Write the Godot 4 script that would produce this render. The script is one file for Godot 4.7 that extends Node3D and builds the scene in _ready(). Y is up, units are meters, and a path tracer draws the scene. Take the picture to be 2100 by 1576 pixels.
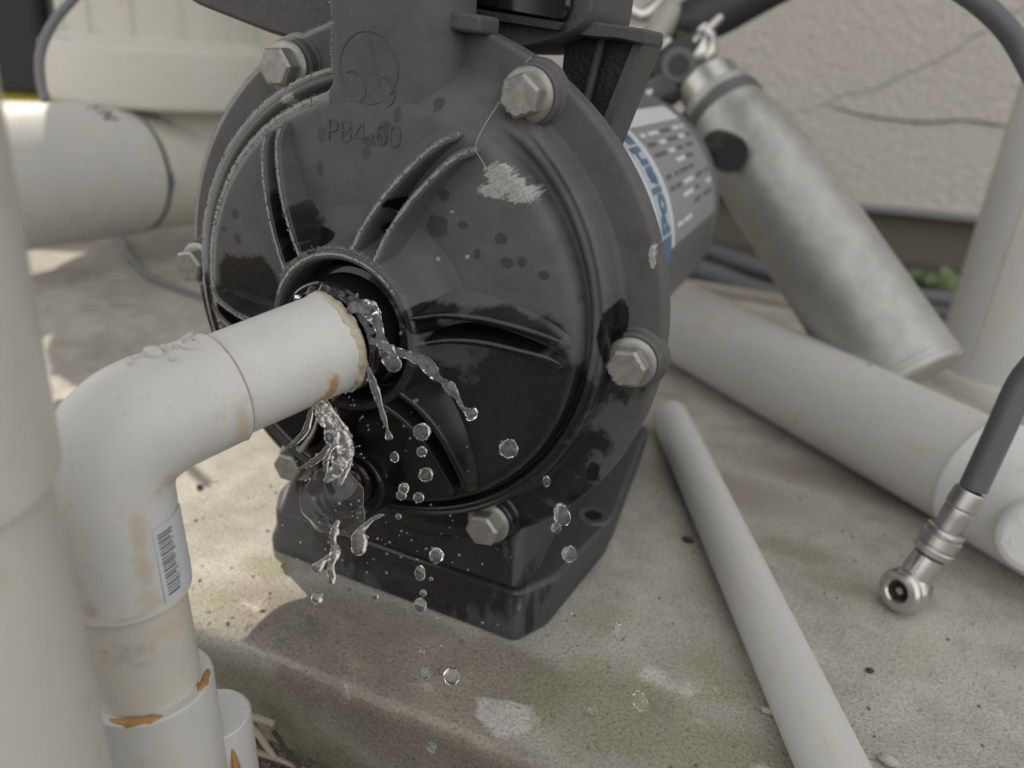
extends Node3D
# A leaking booster pump on a concrete slab. Units: metres; many tables below are in millimetres and scaled by MM.
const MM := 0.001
const HAX := 0.1208          # height of the pump axis above the slab
var M := {}                  # materials
var used := {}               # names already taken at top level
var rng := RandomNumberGenerator.new()

# ------------------------------------------------------------------ helpers: nodes
func lin(r: float, g: float, b: float, a := 1.0) -> Color:
	var c := Color(r, g, b).linear_to_srgb()
	c.a = a
	return c

func mat(called: String, c: Color, rough := 0.6, metal := 0.0) -> StandardMaterial3D:
	var m := StandardMaterial3D.new()
	m.resource_name = called
	m.albedo_color = c
	m.roughness = rough
	m.metallic = metal
	M[called] = m
	return m

func numbered(called: String) -> String:
	if not used.has(called):
		used[called] = 0
		return called
	used[called] += 1
	return "%s_%03d" % [called, used[called]]

func tag(o: Node, label: String, category := "", group := "", kind := "") -> Node:
	o.set_meta("label", label)
	if category: o.set_meta("category", category)
	if group: o.set_meta("group", group)
	if kind: o.set_meta("kind", kind)
	return o

func thing(called: String, label: String, category: String, at := Vector3.ZERO, group := "") -> Node3D:
	var o := Node3D.new()
	o.name = numbered(called)
	add_child(o)
	o.position = at
	tag(o, label, category, group)
	return o

func put(parent: Node, called: String, mesh: Mesh, m: Material, at := Vector3.ZERO, basis := Basis()) -> MeshInstance3D:
	var o := MeshInstance3D.new()
	o.name = numbered(called) if parent == self else called
	o.mesh = mesh
	o.material_override = m
	parent.add_child(o, true)
	o.transform = Transform3D(basis, at)
	return o

func v3(a: Array) -> Vector3:
	return Vector3(a[0], a[1], a[2]) * MM

func v3s(a: Array) -> PackedVector3Array:
	var out := PackedVector3Array()
	for p in a:
		out.append(v3(p))
	return out

# ------------------------------------------------------------------ helpers: shapes
# A surface through rows of points. A row given twice makes a crease. ref = zero: faces point away from each row's middle.
func surf(rows: Array, wrap := true, ref := Vector3.ZERO, u_scale := 1.0, v_scale := 1.0, uvs := []) -> ArrayMesh:
	var nr := rows.size()
	var nc: int = rows[0].size()
	var pos := PackedVector3Array()
	var nor := PackedVector3Array()
	var uv := PackedVector2Array()
	pos.resize(nr * nc)
	nor.resize(nr * nc)
	uv.resize(nr * nc)
	var length := 0.0
	var run := PackedFloat32Array()
	run.resize(nr)
	for i in nr:
		var r: PackedVector3Array = rows[i]
		if i > 0:
			var before: PackedVector3Array = rows[i - 1]
			length += (r[0] - before[0]).length() * 0.5 + (r[nc / 2] - before[nc / 2]).length() * 0.5
		run[i] = length
		for j in nc:
			pos[i * nc + j] = r[j]
	length = maxf(length, 1e-9)
	for i in nr:
		for j in nc:
			uv[i * nc + j] = uvs[i][j] if uvs else Vector2(u_scale * j / (nc - 1.0), v_scale * run[i] / length)
	for i in nr - 1:
		for j in nc - 1:
			var a := i * nc + j
			var n := (pos[a + nc + 1] - pos[a]).cross(pos[a + nc] - pos[a + 1])
			nor[a] += n
			nor[a + 1] += n
			nor[a + nc] += n
			nor[a + nc + 1] += n
	if wrap:
		for i in nr:
			var s := nor[i * nc] + nor[i * nc + nc - 1]
			nor[i * nc] = s
			nor[i * nc + nc - 1] = s
	var sum := 0.0
	for i in nr:
		var mid := Vector3.ZERO
		if ref == Vector3.ZERO:
			for j in nc:
				mid += pos[i * nc + j]
			mid /= nc
		for j in nc:
			var k := i * nc + j
			sum += nor[k].dot(ref if ref != Vector3.ZERO else pos[k] - mid)
	var sgn := 1.0 if sum >= 0.0 else -1.0
	for k in nor.size():
		nor[k] = (nor[k] * sgn).normalized() if nor[k].length_squared() > 1e-30 else Vector3.UP
	var idx := PackedInt32Array()
	for i in nr - 1:
		for j in nc - 1:
			var a := i * nc + j
			if sgn > 0.0:
				idx.append_array([a, a + nc + 1, a + nc, a, a + 1, a + nc + 1] if false else [a, a + nc, a + nc + 1, a, a + nc + 1, a + 1])
			else:
				idx.append_array([a, a + nc + 1, a + nc, a, a + 1, a + nc + 1])
	# check the winding against the normals once, so that front faces run clockwise
	for t in range(0, idx.size(), 3):
		var n := (pos[idx[t + 1]] - pos[idx[t]]).cross(pos[idx[t + 2]] - pos[idx[t]])
		if n.length_squared() > 1e-24:
			if n.dot(nor[idx[t]] + nor[idx[t + 1]] + nor[idx[t + 2]]) > 0.0:
				for q in range(0, idx.size(), 3):
					var w := idx[q + 1]
					idx[q + 1] = idx[q + 2]
					idx[q + 2] = w
			break
	var arr := []
	arr.resize(Mesh.ARRAY_MAX)
	arr[Mesh.ARRAY_VERTEX] = pos
	arr[Mesh.ARRAY_NORMAL] = nor
	arr[Mesh.ARRAY_TEX_UV] = uv
	arr[Mesh.ARRAY_INDEX] = idx
	var me := ArrayMesh.new()
	me.add_surface_from_arrays(Mesh.PRIMITIVE_TRIANGLES, arr)
	return me

# Profile of [radius, height] in mm turned round y; corners sharper than 30 degrees are creased.
func lathe(profile: Array, segs := 64, uv_turns := 1.0) -> ArrayMesh:
	var rows := []
	for k in profile.size():
		var ring := PackedVector3Array()
		var r: float = profile[k][0] * MM
		var h: float = profile[k][1] * MM
		for j in segs + 1:
			var a := TAU * (j % segs) / segs
			ring.append(Vector3(r * cos(a), h, r * sin(a)))
		rows.append(ring)
		if k > 0 and k < profile.size() - 1:
			var d0 := Vector2(profile[k][0] - profile[k - 1][0], profile[k][1] - profile[k - 1][1]).normalized()
			var d1 := Vector2(profile[k + 1][0] - profile[k][0], profile[k + 1][1] - profile[k][1]).normalized()
			if d0.dot(d1) < 0.86:
				rows.append(ring)
	return surf(rows, true, Vector3.ZERO, uv_turns)

func smooth_path(pts: PackedVector3Array, n: int) -> PackedVector3Array:
	var out := PackedVector3Array()
	var last := pts.size() - 1
	for i in n + 1:
		var t := float(i) / n * last
		var k := mini(int(t), last - 1)
		var p0 := pts[maxi(k - 1, 0)] if k > 0 else pts[0] * 2.0 - pts[1]
		var p3 := pts[k + 2] if k + 2 <= last else pts[last] * 2.0 - pts[last - 1]
		out.append(pts[k].cubic_interpolate(pts[k + 1], p0, p3, t - k))
	return out

# A tube along a path; radii: one value, or a list spread along it (mm). caps: 0 open, 1 flat, 2 round.
func tube(path: PackedVector3Array, radii: Array, sides := 16, caps := 1, wobble := 0.0, seed_ := 1, freq := 300.0) -> ArrayMesh:
	var n := path.size()
	var noise := FastNoiseLite.new()
	noise.seed = seed_
	noise.frequency = freq
	var t0 := (path[1] - path[0]).normalized()
	var side := t0.cross(Vector3.UP if absf(t0.y) < 0.9 else Vector3.RIGHT).normalized()
	var rows := []
	var at_r := func(f: float) -> float:
		if radii.size() == 1: return radii[0] * MM
		var q := clampf(f, 0.0, 1.0) * (radii.size() - 1)
		var k := mini(int(q), radii.size() - 2)
		return lerpf(radii[k], radii[k + 1], q - k) * MM
	var ring := func(c: Vector3, t: Vector3, s: Vector3, r: float) -> PackedVector3Array:
		var b := t.cross(s)
		var o := PackedVector3Array()
		for j in sides + 1:
			var a := TAU * (j % sides) / sides
			var p: Vector3 = c + (s * cos(a) + b * sin(a)) * r
			if wobble > 0.0:
				p = c + (p - c) * (1.0 + wobble * noise.get_noise_3dv(p))
			o.append(p)
		return o
	for i in n:
		var t := (path[mini(i + 1, n - 1)] - path[maxi(i - 1, 0)]).normalized()
		side = (side - t * side.dot(t)).normalized()
		var r: float = at_r.call(i / (n - 1.0))
		if i == 0 and caps == 1:
			rows.append(ring.call(path[0], t, side, 0.0))
			var first: PackedVector3Array = ring.call(path[0], t, side, r)
			rows.append(first)
		elif i == 0 and caps == 2:
			for q in 4:
				var a := PI / 2 * (q / 4.0)
				rows.append(ring.call(path[0] - t * r * cos(a), t, side, r * sin(a)))
		rows.append(ring.call(path[i], t, side, r))
		if i == n - 1 and caps == 1:
			rows.append(rows[-1])
			rows.append(ring.call(path[i], t, side, 0.0))
		elif i == n - 1 and caps == 2:
			for q in range(3, -1, -1):
				var a := PI / 2 * (q / 4.0)
				rows.append(ring.call(path[i] + t * r * cos(a), t, side, r * sin(a)))
	return surf(rows)

func line_path(a: Vector3, b: Vector3, n := 1) -> PackedVector3Array:
	var o := PackedVector3Array()
	for i in n + 1:
		o.append(a.lerp(b, float(i) / n))
	return o

func round_poly(poly: Array, r: float, k := 5) -> PackedVector2Array:
	var o := PackedVector2Array()
	var n := poly.size()
	for i in n:
		var p := Vector2(poly[i][0], poly[i][1])
		var a := Vector2(poly[(i + n - 1) % n][0], poly[(i + n - 1) % n][1])
		var b := Vector2(poly[(i + 1) % n][0], poly[(i + 1) % n][1])
		var ra: float = minf(r, minf(p.distance_to(a), p.distance_to(b)) * 0.45)
		var s := p + (a - p).normalized() * ra
		var e := p + (b - p).normalized() * ra
		for q in k + 1:
			var t := float(q) / k
			o.append(s.lerp(p, t).lerp(p.lerp(e, t), t))
	return o

# A prism: outline (x, z) in mm at several heights; levels = [[y, scale-offset outline], ...]
func prism(levels: Array, capped := true) -> ArrayMesh:
	var rows := []
	var count := levels.size()
	for k in count:
		var pl: PackedVector2Array = levels[k][1]
		var ring := PackedVector3Array()
		var mid := Vector2.ZERO
		for p in pl:
			mid += p
		mid /= pl.size()
		for j in pl.size() + 1:
			var p := pl[j % pl.size()]
			ring.append(Vector3(p.x, levels[k][0], p.y) * MM)
		var c := PackedVector3Array()
		for j in pl.size() + 1:
			c.append(Vector3(mid.x, levels[k][0], mid.y) * MM)
		if k == 0 and capped:
			rows.append(c)
			rows.append(ring)
		rows.append(ring)
		if levels[k].size() > 2:
			rows.append(ring)
		if k == count - 1 and capped:
			rows.append(ring)
			rows.append(c)
	return surf(rows)

func inset(pl: PackedVector2Array, d: float) -> PackedVector2Array:
	var o := PackedVector2Array()
	var n := pl.size()
	var area := 0.0
	for i in n:
		area += pl[i].cross(pl[(i + 1) % n])
	for i in n:
		var e := (pl[(i + 1) % n] - pl[(i + n - 1) % n]).normalized()
		o.append(pl[i] + Vector2(-e.y, e.x) * d * signf(area))
	return o

func slab_block(poly: Array, r: float, y0: float, y1: float, b: float) -> ArrayMesh:
	var pl := round_poly(poly, r)
	return prism([[y0, inset(pl, b * 0.7)], [y0 + b, pl], [y1 - b, pl], [y1 - b * 0.3, inset(pl, b * 0.3)], [y1, inset(pl, b)]])

# Merge meshes, each with its own place, into one (lettering only)
func join(list: Array) -> ArrayMesh:
	var st := SurfaceTool.new()
	st.begin(Mesh.PRIMITIVE_TRIANGLES)
	for e in list:
		st.append_from(e[0], 0, e[1])
	return st.commit()

func letter(text: String, size_mm: float, depth_mm: float, bold := false) -> TextMesh:
	var t := TextMesh.new()
	var f := SystemFont.new()
	f.font_names = PackedStringArray(["Droid Sans"])
	if bold: f.font_weight = 700
	t.font = f
	t.text = text
	t.font_size = 32
	t.pixel_size = size_mm * MM / 23.0
	t.depth = depth_mm * MM
	t.curve_step = 2.0
	return t

# ------------------------------------------------------------------ helpers: textures
func noise_bytes(seed_: int, freq: float, w: int, h: int, octaves := 4) -> PackedByteArray:
	var f := FastNoiseLite.new()
	f.seed = seed_
	f.frequency = freq
	f.noise_type = FastNoiseLite.TYPE_SIMPLEX_SMOOTH
	f.fractal_octaves = octaves
	var im := f.get_image(w, h)
	im.convert(Image.FORMAT_L8)
	return im.get_data()

# Soft blobs [x, y, rx, ry, strength] drawn coarsely and enlarged: a mask of w x h bytes over the rectangle given
func blobs(list: Array, rect: Rect2, w: int, h: int, coarse := 6) -> PackedByteArray:
	var cw := w / coarse
	var ch := h / coarse
	var b := PackedByteArray()
	b.resize(cw * ch)
	for e in list:
		var x0 := int((e[0] - e[2] * 1.5 - rect.position.x) / rect.size.x * cw)
		var x1 := int((e[0] + e[2] * 1.5 - rect.position.x) / rect.size.x * cw) + 1
		var y0 := int((e[1] - e[3] * 1.5 - rect.position.y) / rect.size.y * ch)
		var y1 := int((e[1] + e[3] * 1.5 - rect.position.y) / rect.size.y * ch) + 1
		for y in range(maxi(y0, 0), mini(y1, ch)):
			for x in range(maxi(x0, 0), mini(x1, cw)):
				var px: float = rect.position.x + (x + 0.5) / cw * rect.size.x
				var py: float = rect.position.y + (y + 0.5) / ch * rect.size.y
				var d := Vector2((px - e[0]) / e[2], (py - e[1]) / e[3]).length()
				var v: float = clampf(1.5 - d, 0.0, 1.0) * e[4] * 255.0
				b[y * cw + x] = maxi(b[y * cw + x], int(clampf(v, 0, 255)))
	var im := Image.create_from_data(cw, ch, false, Image.FORMAT_L8, b)
	im.resize(w, h, Image.INTERPOLATE_CUBIC)
	return im.get_data()

func tex(w: int, h: int, data: PackedByteArray, fmt := Image.FORMAT_RGB8) -> ImageTexture:
	return ImageTexture.create_from_image(Image.create_from_data(w, h, false, fmt, data))

func s8(l: float) -> int:   # linear value to an sRGB byte
	l = clampf(l, 0.0, 1.0)
	return int(255.0 * (12.92 * l if l < 0.0031308 else 1.055 * pow(l, 1.0 / 2.4) - 0.055))

func lut() -> PackedByteArray:
	var o := PackedByteArray()
	for i in 1025:
		o.append(s8(i / 1024.0))
	return o

func smooth(a: float, b: float, x: float) -> float:
	var t := clampf((x - a) / (b - a), 0.0, 1.0)
	return t * t * (3.0 - 2.0 * t)

func concrete_maps() -> void:
	var w := 2048
	var h := 1166
	var rect := Rect2(-650, -560, 1300, 740)     # mm: x, and run along the top and down the front face
	var big := noise_bytes(11, 0.0064, w, h, 5)
	var mid := noise_bytes(12, 0.032, w, h, 5)
	var fine := noise_bytes(13, 0.35, w, h, 2)
	var spot := noise_bytes(14, 0.13, w, h, 3)
	var moss := blobs([[98, 24, 40, 28, .95], [140, 30, 40, 26, .85], [120, -10, 24, 24, .55], [78, -22, 14, 20, .55], [75, 12, 16, 12, .5], [148, -112, 26, 12, .8], [165, -95, 22, 10, .7], [137, -88, 14, 9, .55], [-52, 12, 14, 10, .7], [-62, 40, 20, 12, .55], [-30, 45, 14, 8, .5], [120, -60, 20, 14, .4], [-12, 92, 30, 22, 1.0], [-32, 74, 26, 12, .8], [10, 98, 40, 16, .8], [40, 100, 40, 14, .5], [105, 40, 34, 14, .8], [190, -60, 22, 12, .35], [110, 5, 16, 10, .35], [210, 10, 26, 12, .3]], rect, w, h)
	var brown := blobs([[10, 34, 56, 22, 1.1], [58, 22, 26, 16, .8], [-8, 64, 10, 12, 1.1], [60, 64, 60, 16, .9], [0, 100, 90, 16, .9], [40, 50, 36, 10, .7], [-8, 62, 10, 8, .9], [30, 66, 40, 14, .55], [80, 60, 40, 20, .4], [110, 12, 10, 8, .4], [-20, 70, 30, 14, .5], [96, -150, 60, 26, .45], [170, -195, 70, 18, .5]], rect, w, h)
	var pale := blobs([[64, 40, 15, 9, .9], [112, -2, 18, 9, .7], [102, -12, 12, 8, .55], [150, 22, 5, 4, .95], [146, 6, 7, 3, .8], [40, 42, 8, 6, .5], [12, 58, 4, 12, .6], [2, 60, 3, 10, .6], [75, 47, 12, 5, .6], [88, -2, 10, 8, .4], [124, 12, 12, 6, .5]], rect, w, h)
	var wet := blobs([[20, 34, 60, 22, 1.0], [60, 22, 34, 20, .8], [20, 62, 60, 16, .7], [-10, 50, 26, 14, .8]], rect, w, h)
	var L := lut()
	var out := PackedByteArray()
	var hgt := PackedByteArray()
	var rgh := PackedByteArray()
	out.resize(w * h * 3)
	hgt.resize(w * h)
	rgh.resize(w * h)
	for i in w * h:
		var b := big[i] / 255.0
		var m := mid[i] / 255.0
		var f := fine[i] / 255.0
		var s := spot[i] / 255.0
		var v := (0.84 + 0.42 * b) * (0.82 + 0.36 * m) * (0.78 + 0.44 * f)
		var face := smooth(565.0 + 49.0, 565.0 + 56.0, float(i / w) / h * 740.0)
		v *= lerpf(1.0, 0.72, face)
		if s < 0.17:
			v *= 0.66
		elif s > 0.86:
			v *= 1.1
		var g := smooth(0.20, 0.82, moss[i] / 255.0 * 0.85 + (m - 0.5) * 0.6 + (b - 0.5) * 0.5)
		var br := smooth(0.08, 0.5, brown[i] / 255.0 * 0.85 + (b - 0.5) * 0.4 + (m - 0.5) * 0.25)
		var p := smooth(0.42, 0.62, pale[i] / 255.0 * 0.7 + (m - 0.5) * 0.8)
		var cr := 0.425 * v
		var cg := 0.400 * v
		var cb := 0.352 * v
		cr = lerpf(cr, 0.265 * v, br * 0.9)
		cg = lerpf(cg, 0.232 * v, br * 0.9)
		cb = lerpf(cb, 0.188 * v, br * 0.9)
		cr = lerpf(cr, 0.24 * v, g * 0.8)
		cg = lerpf(cg, 0.238 * v, g * 0.8)
		cb = lerpf(cb, 0.145 * v, g * 0.8)
		cr = lerpf(cr, 0.52 * v, p * 0.75)
		cg = lerpf(cg, 0.51 * v, p * 0.75)
		cb = lerpf(cb, 0.475 * v, p * 0.75)
		out[i * 3] = L[int(clampf(cr, 0, 1) * 1024)]
		out[i * 3 + 1] = L[int(clampf(cg, 0, 1) * 1024)]
		out[i * 3 + 2] = L[int(clampf(cb, 0, 1) * 1024)]
		hgt[i] = int(clampf(110 + (m - 0.5) * 90 + (f - 0.5) * 120 - (60.0 if s < 0.17 else 0.0), 0, 255))
		rgh[i] = int(255 * lerpf(0.93, 0.24, smooth(0.30, 0.70, wet[i] / 255.0 * 0.8 + (m - 0.5) * 0.6)))
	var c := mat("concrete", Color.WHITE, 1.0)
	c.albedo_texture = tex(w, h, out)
	c.heightmap_enabled = true
	c.heightmap_texture = tex(w, h, hgt, Image.FORMAT_L8)
	c.heightmap_scale = 0.07
	c.roughness_texture = tex(w, h, rgh, Image.FORMAT_L8)
	# sand grain finer than the stain map
	var gr := NoiseTexture2D.new()
	gr.width = 512
	gr.height = 512
	gr.seamless = true
	var gn := FastNoiseLite.new()
	gn.seed = 71
	gn.frequency = 0.11
	gn.fractal_octaves = 3
	gr.noise = gn
	var ramp := Gradient.new()
	ramp.offsets = PackedFloat32Array([0.0, 0.30, 0.5, 1.0])
	ramp.colors = PackedColorArray([Color(.66, .64, .61), Color(.89, .885, .88), Color(.98, .98, .98), Color(1, 1, 1)])
	gr.color_ramp = ramp
	c.detail_enabled = true
	c.detail_albedo = gr
	c.detail_blend_mode = BaseMaterial3D.BLEND_MODE_MUL
	c.detail_uv_layer = BaseMaterial3D.DETAIL_UV_2
	c.uv2_triplanar = true
	c.uv2_world_triplanar = true
	c.uv2_scale = Vector3.ONE * 13.0

func volute_maps() -> void:
	var w := 1200
	var rect := Rect2(-120, -100, 240, 240)     # mm: x and y in front of the pump
	var big := noise_bytes(21, 0.012, w, w, 5)
	var mid := noise_bytes(22, 0.05, w, w, 4)
	var fine := noise_bytes(23, 0.45, w, w, 2)
	var scratch := noise_bytes(24, 0.16, w, w, 2)
	var wet := blobs([[-34, -40, 30, 34, 1.2], [10, -52, 34, 24, 1.2], [44, 5, 22, 6, 1.1], [30, 8, 12, 6, 1.0], [-15, 25, 8, 4, .8], [8.5, 30, 2.5, 4, .9], [11.8, 37, 2.5, 5, .9], [-22, 21, 3.4, 4, .9], [-26, 28, 3.4, 5, .9], [77, 8, 4, 13, .9], [20, -76, 60, 9, 1.0], [-50, -8, 16, 8, .9], [72, -58, 7, 5, .7], [75, -44, 3, 5, .9]], rect, w, w, 4)
	var damp := blobs([[-50, 2, 18, 12, 1.0], [0, -46, 80, 44, 1.2], [56, -16, 22, 24, 1.0], [46, 6, 26, 9, .9], [-26, 27, 12, 9, .8], [0, -86, 95, 26, 1.2], [-66, -30, 30, 32, 1.0], [80, -10, 14, 16, .55], [-31, 34, 6, 5, .7], [68, 22, 5, 10, .5]], rect, w, w, 4)
	var drops := blobs([[-19.2, 55.3, 1.7, 3, 1], [-19.5, 45.1, 1.5, 2.8, 1], [-1.4, 55.1, 3, 2, 1], [-2.8, 51.9, 1.8, 2.4, 1], [3, 58, 2.2, 4, 1], [7.1, 63.6, 1.4, 2.6, 1], [19, 67.4, 1.7, 2.4, 1], [24, 42.8, 2, 1.9, 1], [22.5, 33, 4, 4, 1], [43, 32.5, 2.2, 2, 1], [45.5, 26, 2.6, 1.8, 1], [-55, 25.6, 1.8, 1.8, 1], [-54.5, 17.3, 1.8, 2, 1], [-60.6, 19.7, 1.4, 1.4, 1], [30.6, 35, 2, 1.4, 1], [-32.6, 33.5, 5, 5, .9], [-23, 30, 4, 5, .9], [50, 27, 1.6, 1.8, 1], [70, -39, 1.6, 1.4, 1], [75, -45, 3, 4.5, 1], [66, -55, 4, 4, 1], [74, -58, 5, 4, 1], [57, 24, 2, 1.6, 1], [36, 27, 1.4, 1.8, 1]], rect, w, w, 3)
	var smear := blobs([[40.5, 51, 5.0, 3.2, 1.0], [43, 48.2, 6.5, 3.4, 1.0], [48, 46, 5.4, 2.8, 1.0], [37.5, 45.8, 3.4, 2.2, .9], [44, 44.6, 8, 1.2, .8], [-36, 64, 3.6, 2.6, .85], [84, 31.7, 1.2, 3.4, 1.0], [84.6, 29, 1, 2, 1.0], [55, -42, 3, 1, .5], [33, 26, .8, .8, 1], [24, 24, .8, .8, 1], [27, 38.5, .9, .4, 1]], rect, w, w, 3)
	var L := lut()
	var out := PackedByteArray()
	var rgh := PackedByteArray()
	var hgt := PackedByteArray()
	out.resize(w * w * 3)
	rgh.resize(w * w)
	hgt.resize(w * w)
	for y in w:
		for x in w:
			var i := y * w + x
			var b := big[i] / 255.0
			var m := mid[i] / 255.0
			var f := fine[i] / 255.0
			var px := rect.position.x + (x + 0.5) / w * rect.size.x
			var py := rect.position.y + (y + 0.5) / w * rect.size.y
			var we := smooth(0.46, 0.57, wet[i] / 255.0 * 0.8 + (m - 0.5) * 0.16 + (b - 0.5) * 0.35)
			var da := smooth(0.40, 0.58, damp[i] / 255.0 * 0.8 + (m - 0.5) * 0.16 + (b - 0.5) * 0.35)
			var dr := smooth(0.42, 0.5, drops[i] / 255.0 * 0.75 + (m - 0.5) * 0.5)
			var streak := mid[((y * 3 - x * 2 + 4 * w) % w) * w + (x / 5 + y / 9) % w] / 255.0
			var sm := smooth(0.40, 0.60, smear[i] / 255.0 * 0.8 + (scratch[i] / 255.0 - 0.5) * 0.25 + (streak - 0.5) * 0.3 + (m - 0.5) * 0.2 + (f - 0.5) * 0.2)
			var dust := (0.78 + 0.3 * b + 0.16 * (m - 0.5)) * (0.85 + 0.3 * f)
			# rims at the upper left paled: settled dust plus painted grazing sunlight
			var rr := sqrt(px * px + py * py)
			var ang := atan2(py, px)
			var left := clampf((ang - 1.5) / 0.7, 0.0, 1.0) if ang > 0.0 else 0.0
			var rim := (smooth(65.5, 68.5, rr) - smooth(70.3, 71.0, rr)) * left
			rim = maxf(rim, (smooth(73.5, 75.5, rr) - smooth(77.0, 77.6, rr)) * left * 0.8)
			rim = maxf(rim, smooth(89.3, 90.6, rr) * left * 0.7)
			rim *= (1.0 - we) * (1.0 - da)
			if px > -17.0 and py > 60.0:
				rim = 0.0
			var l := 0.098 * dust
			l = lerpf(l, 0.46, rim * (0.5 + 0.5 * f))
			if f > 0.86 and scratch[i] > 178:
				l *= 2.2
			l = lerpf(l, 0.036, dr * 0.85)
			l = lerpf(l, 0.015 + 0.010 * m, da)
			l = lerpf(l, 0.008 + 0.005 * m, we)
			l = lerpf(l, 0.36 * (0.45 + 0.5 * streak + 0.5 * scratch[i] / 255.0), sm * (0.92 if we < 0.5 else 0.35))
			var warm := lerpf(1.0, 1.05, maxf(da, we))
			out[i * 3] = L[int(clampf(l * 1.02 * warm, 0, 1) * 1024)]
			out[i * 3 + 1] = L[int(clampf(l, 0, 1) * 1024)]
			out[i * 3 + 2] = L[int(clampf(l * 0.965, 0, 1) * 1024)]
			rgh[i] = int(255 * lerpf(lerpf(lerpf(0.66, 0.48, dr), 0.19, da), 0.13 + 0.12 * m, we * (1.0 - sm * 0.6)))
			hgt[i] = int(clampf(128 + (f - 0.5) * 60 * (1.0 - we * 0.85) + (m - 0.5) * 30 + (scratch[i] - 128) * 0.25 * we + sm * 10, 0, 255))
	var c := mat("cast_black", Color.WHITE, 1.0)
	c.albedo_texture = tex(w, w, out)
	c.roughness_texture = tex(w, w, rgh, Image.FORMAT_L8)
	c.heightmap_enabled = true
	c.heightmap_texture = tex(w, w, hgt, Image.FORMAT_L8)
	c.heightmap_scale = 0.012
	c.texture_repeat = false

# White plastic with faint dirt and listed stains [u, v, ru, rv, strength, kind]: kind 0 tan dirt, 1 orange glue, 2 grey, 3 blue primer
func pvc(called: String, seed_: int, tint: Color, stains: Array, w := 512, h := 512, dirt := 0.5) -> StandardMaterial3D:
	var rect := Rect2(0, 0, 1, 1)
	var big := noise_bytes(seed_, 0.01, w, h, 4)
	var mid := noise_bytes(seed_ + 1, 0.04, w, h, 4)
	var fine := noise_bytes(seed_ + 2, 0.3, w, h, 2)
	var masks := []
	for k in 4:
		masks.append(blobs(stains.filter(func(e): return e[5] == k), rect, w, h, 4))
	var kinds := [Vector3(.50, .42, .31), Vector3(.42, .25, .09), Vector3(.33, .32, .31), Vector3(.16, .28, .42)]
	var L := lut()
	var out := PackedByteArray()
	out.resize(w * h * 3)
	for i in w * h:
		var b := big[i] / 255.0
		var m := mid[i] / 255.0
		var c := Vector3(tint.r, tint.g, tint.b) * (0.95 + 0.07 * b) * (0.98 + 0.04 * fine[i] / 255.0)
		c = c.lerp(Vector3(.56, .50, .40), dirt * smooth(0.55, 0.85, b * 0.6 + m * 0.45))
		if m > 0.80 and fine[i] > 150:
			c *= 0.8
		for k in 4:
			var q: int = masks[k][i]
			if q > 8:
				var s := smooth(0.12, 0.95, q / 255.0 * 0.9 + (m - 0.5) * 0.6 + (b - 0.5) * 0.4)
				c = c.lerp(kinds[k] * (0.85 + 0.3 * m), s * (0.75 if k == 0 else 0.9))
		out[i * 3] = L[int(clampf(c.x, 0, 1) * 1024)]
		out[i * 3 + 1] = L[int(clampf(c.y, 0, 1) * 1024)]
		out[i * 3 + 2] = L[int(clampf(c.z, 0, 1) * 1024)]
	var p := mat(called, Color.WHITE, 0.42)
	p.albedo_texture = tex(w, h, out)
	p.metallic_specular = 0.45
	return p

func rough_bump(m: StandardMaterial3D, freq: float, scale: float, cm: float, dark := 0.90) -> void:
	var t := NoiseTexture2D.new()
	t.width = 512
	t.height = 512
	t.seamless = true
	var f := FastNoiseLite.new()
	f.seed = 5
	f.frequency = freq
	f.fractal_octaves = 4
	t.noise = f
	m.heightmap_enabled = true
	m.heightmap_texture = t
	m.heightmap_scale = cm
	m.uv1_triplanar = true
	m.uv1_world_triplanar = true
	m.uv1_scale = Vector3.ONE * scale
	var a := NoiseTexture2D.new()
	a.width = 512
	a.height = 512
	a.seamless = true
	a.noise = f
	var ramp := Gradient.new()
	ramp.set_color(0, Color(dark, dark, dark))
	ramp.set_color(1, Color(1, 1, 1))
	a.color_ramp = ramp
	m.albedo_texture = a

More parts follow.
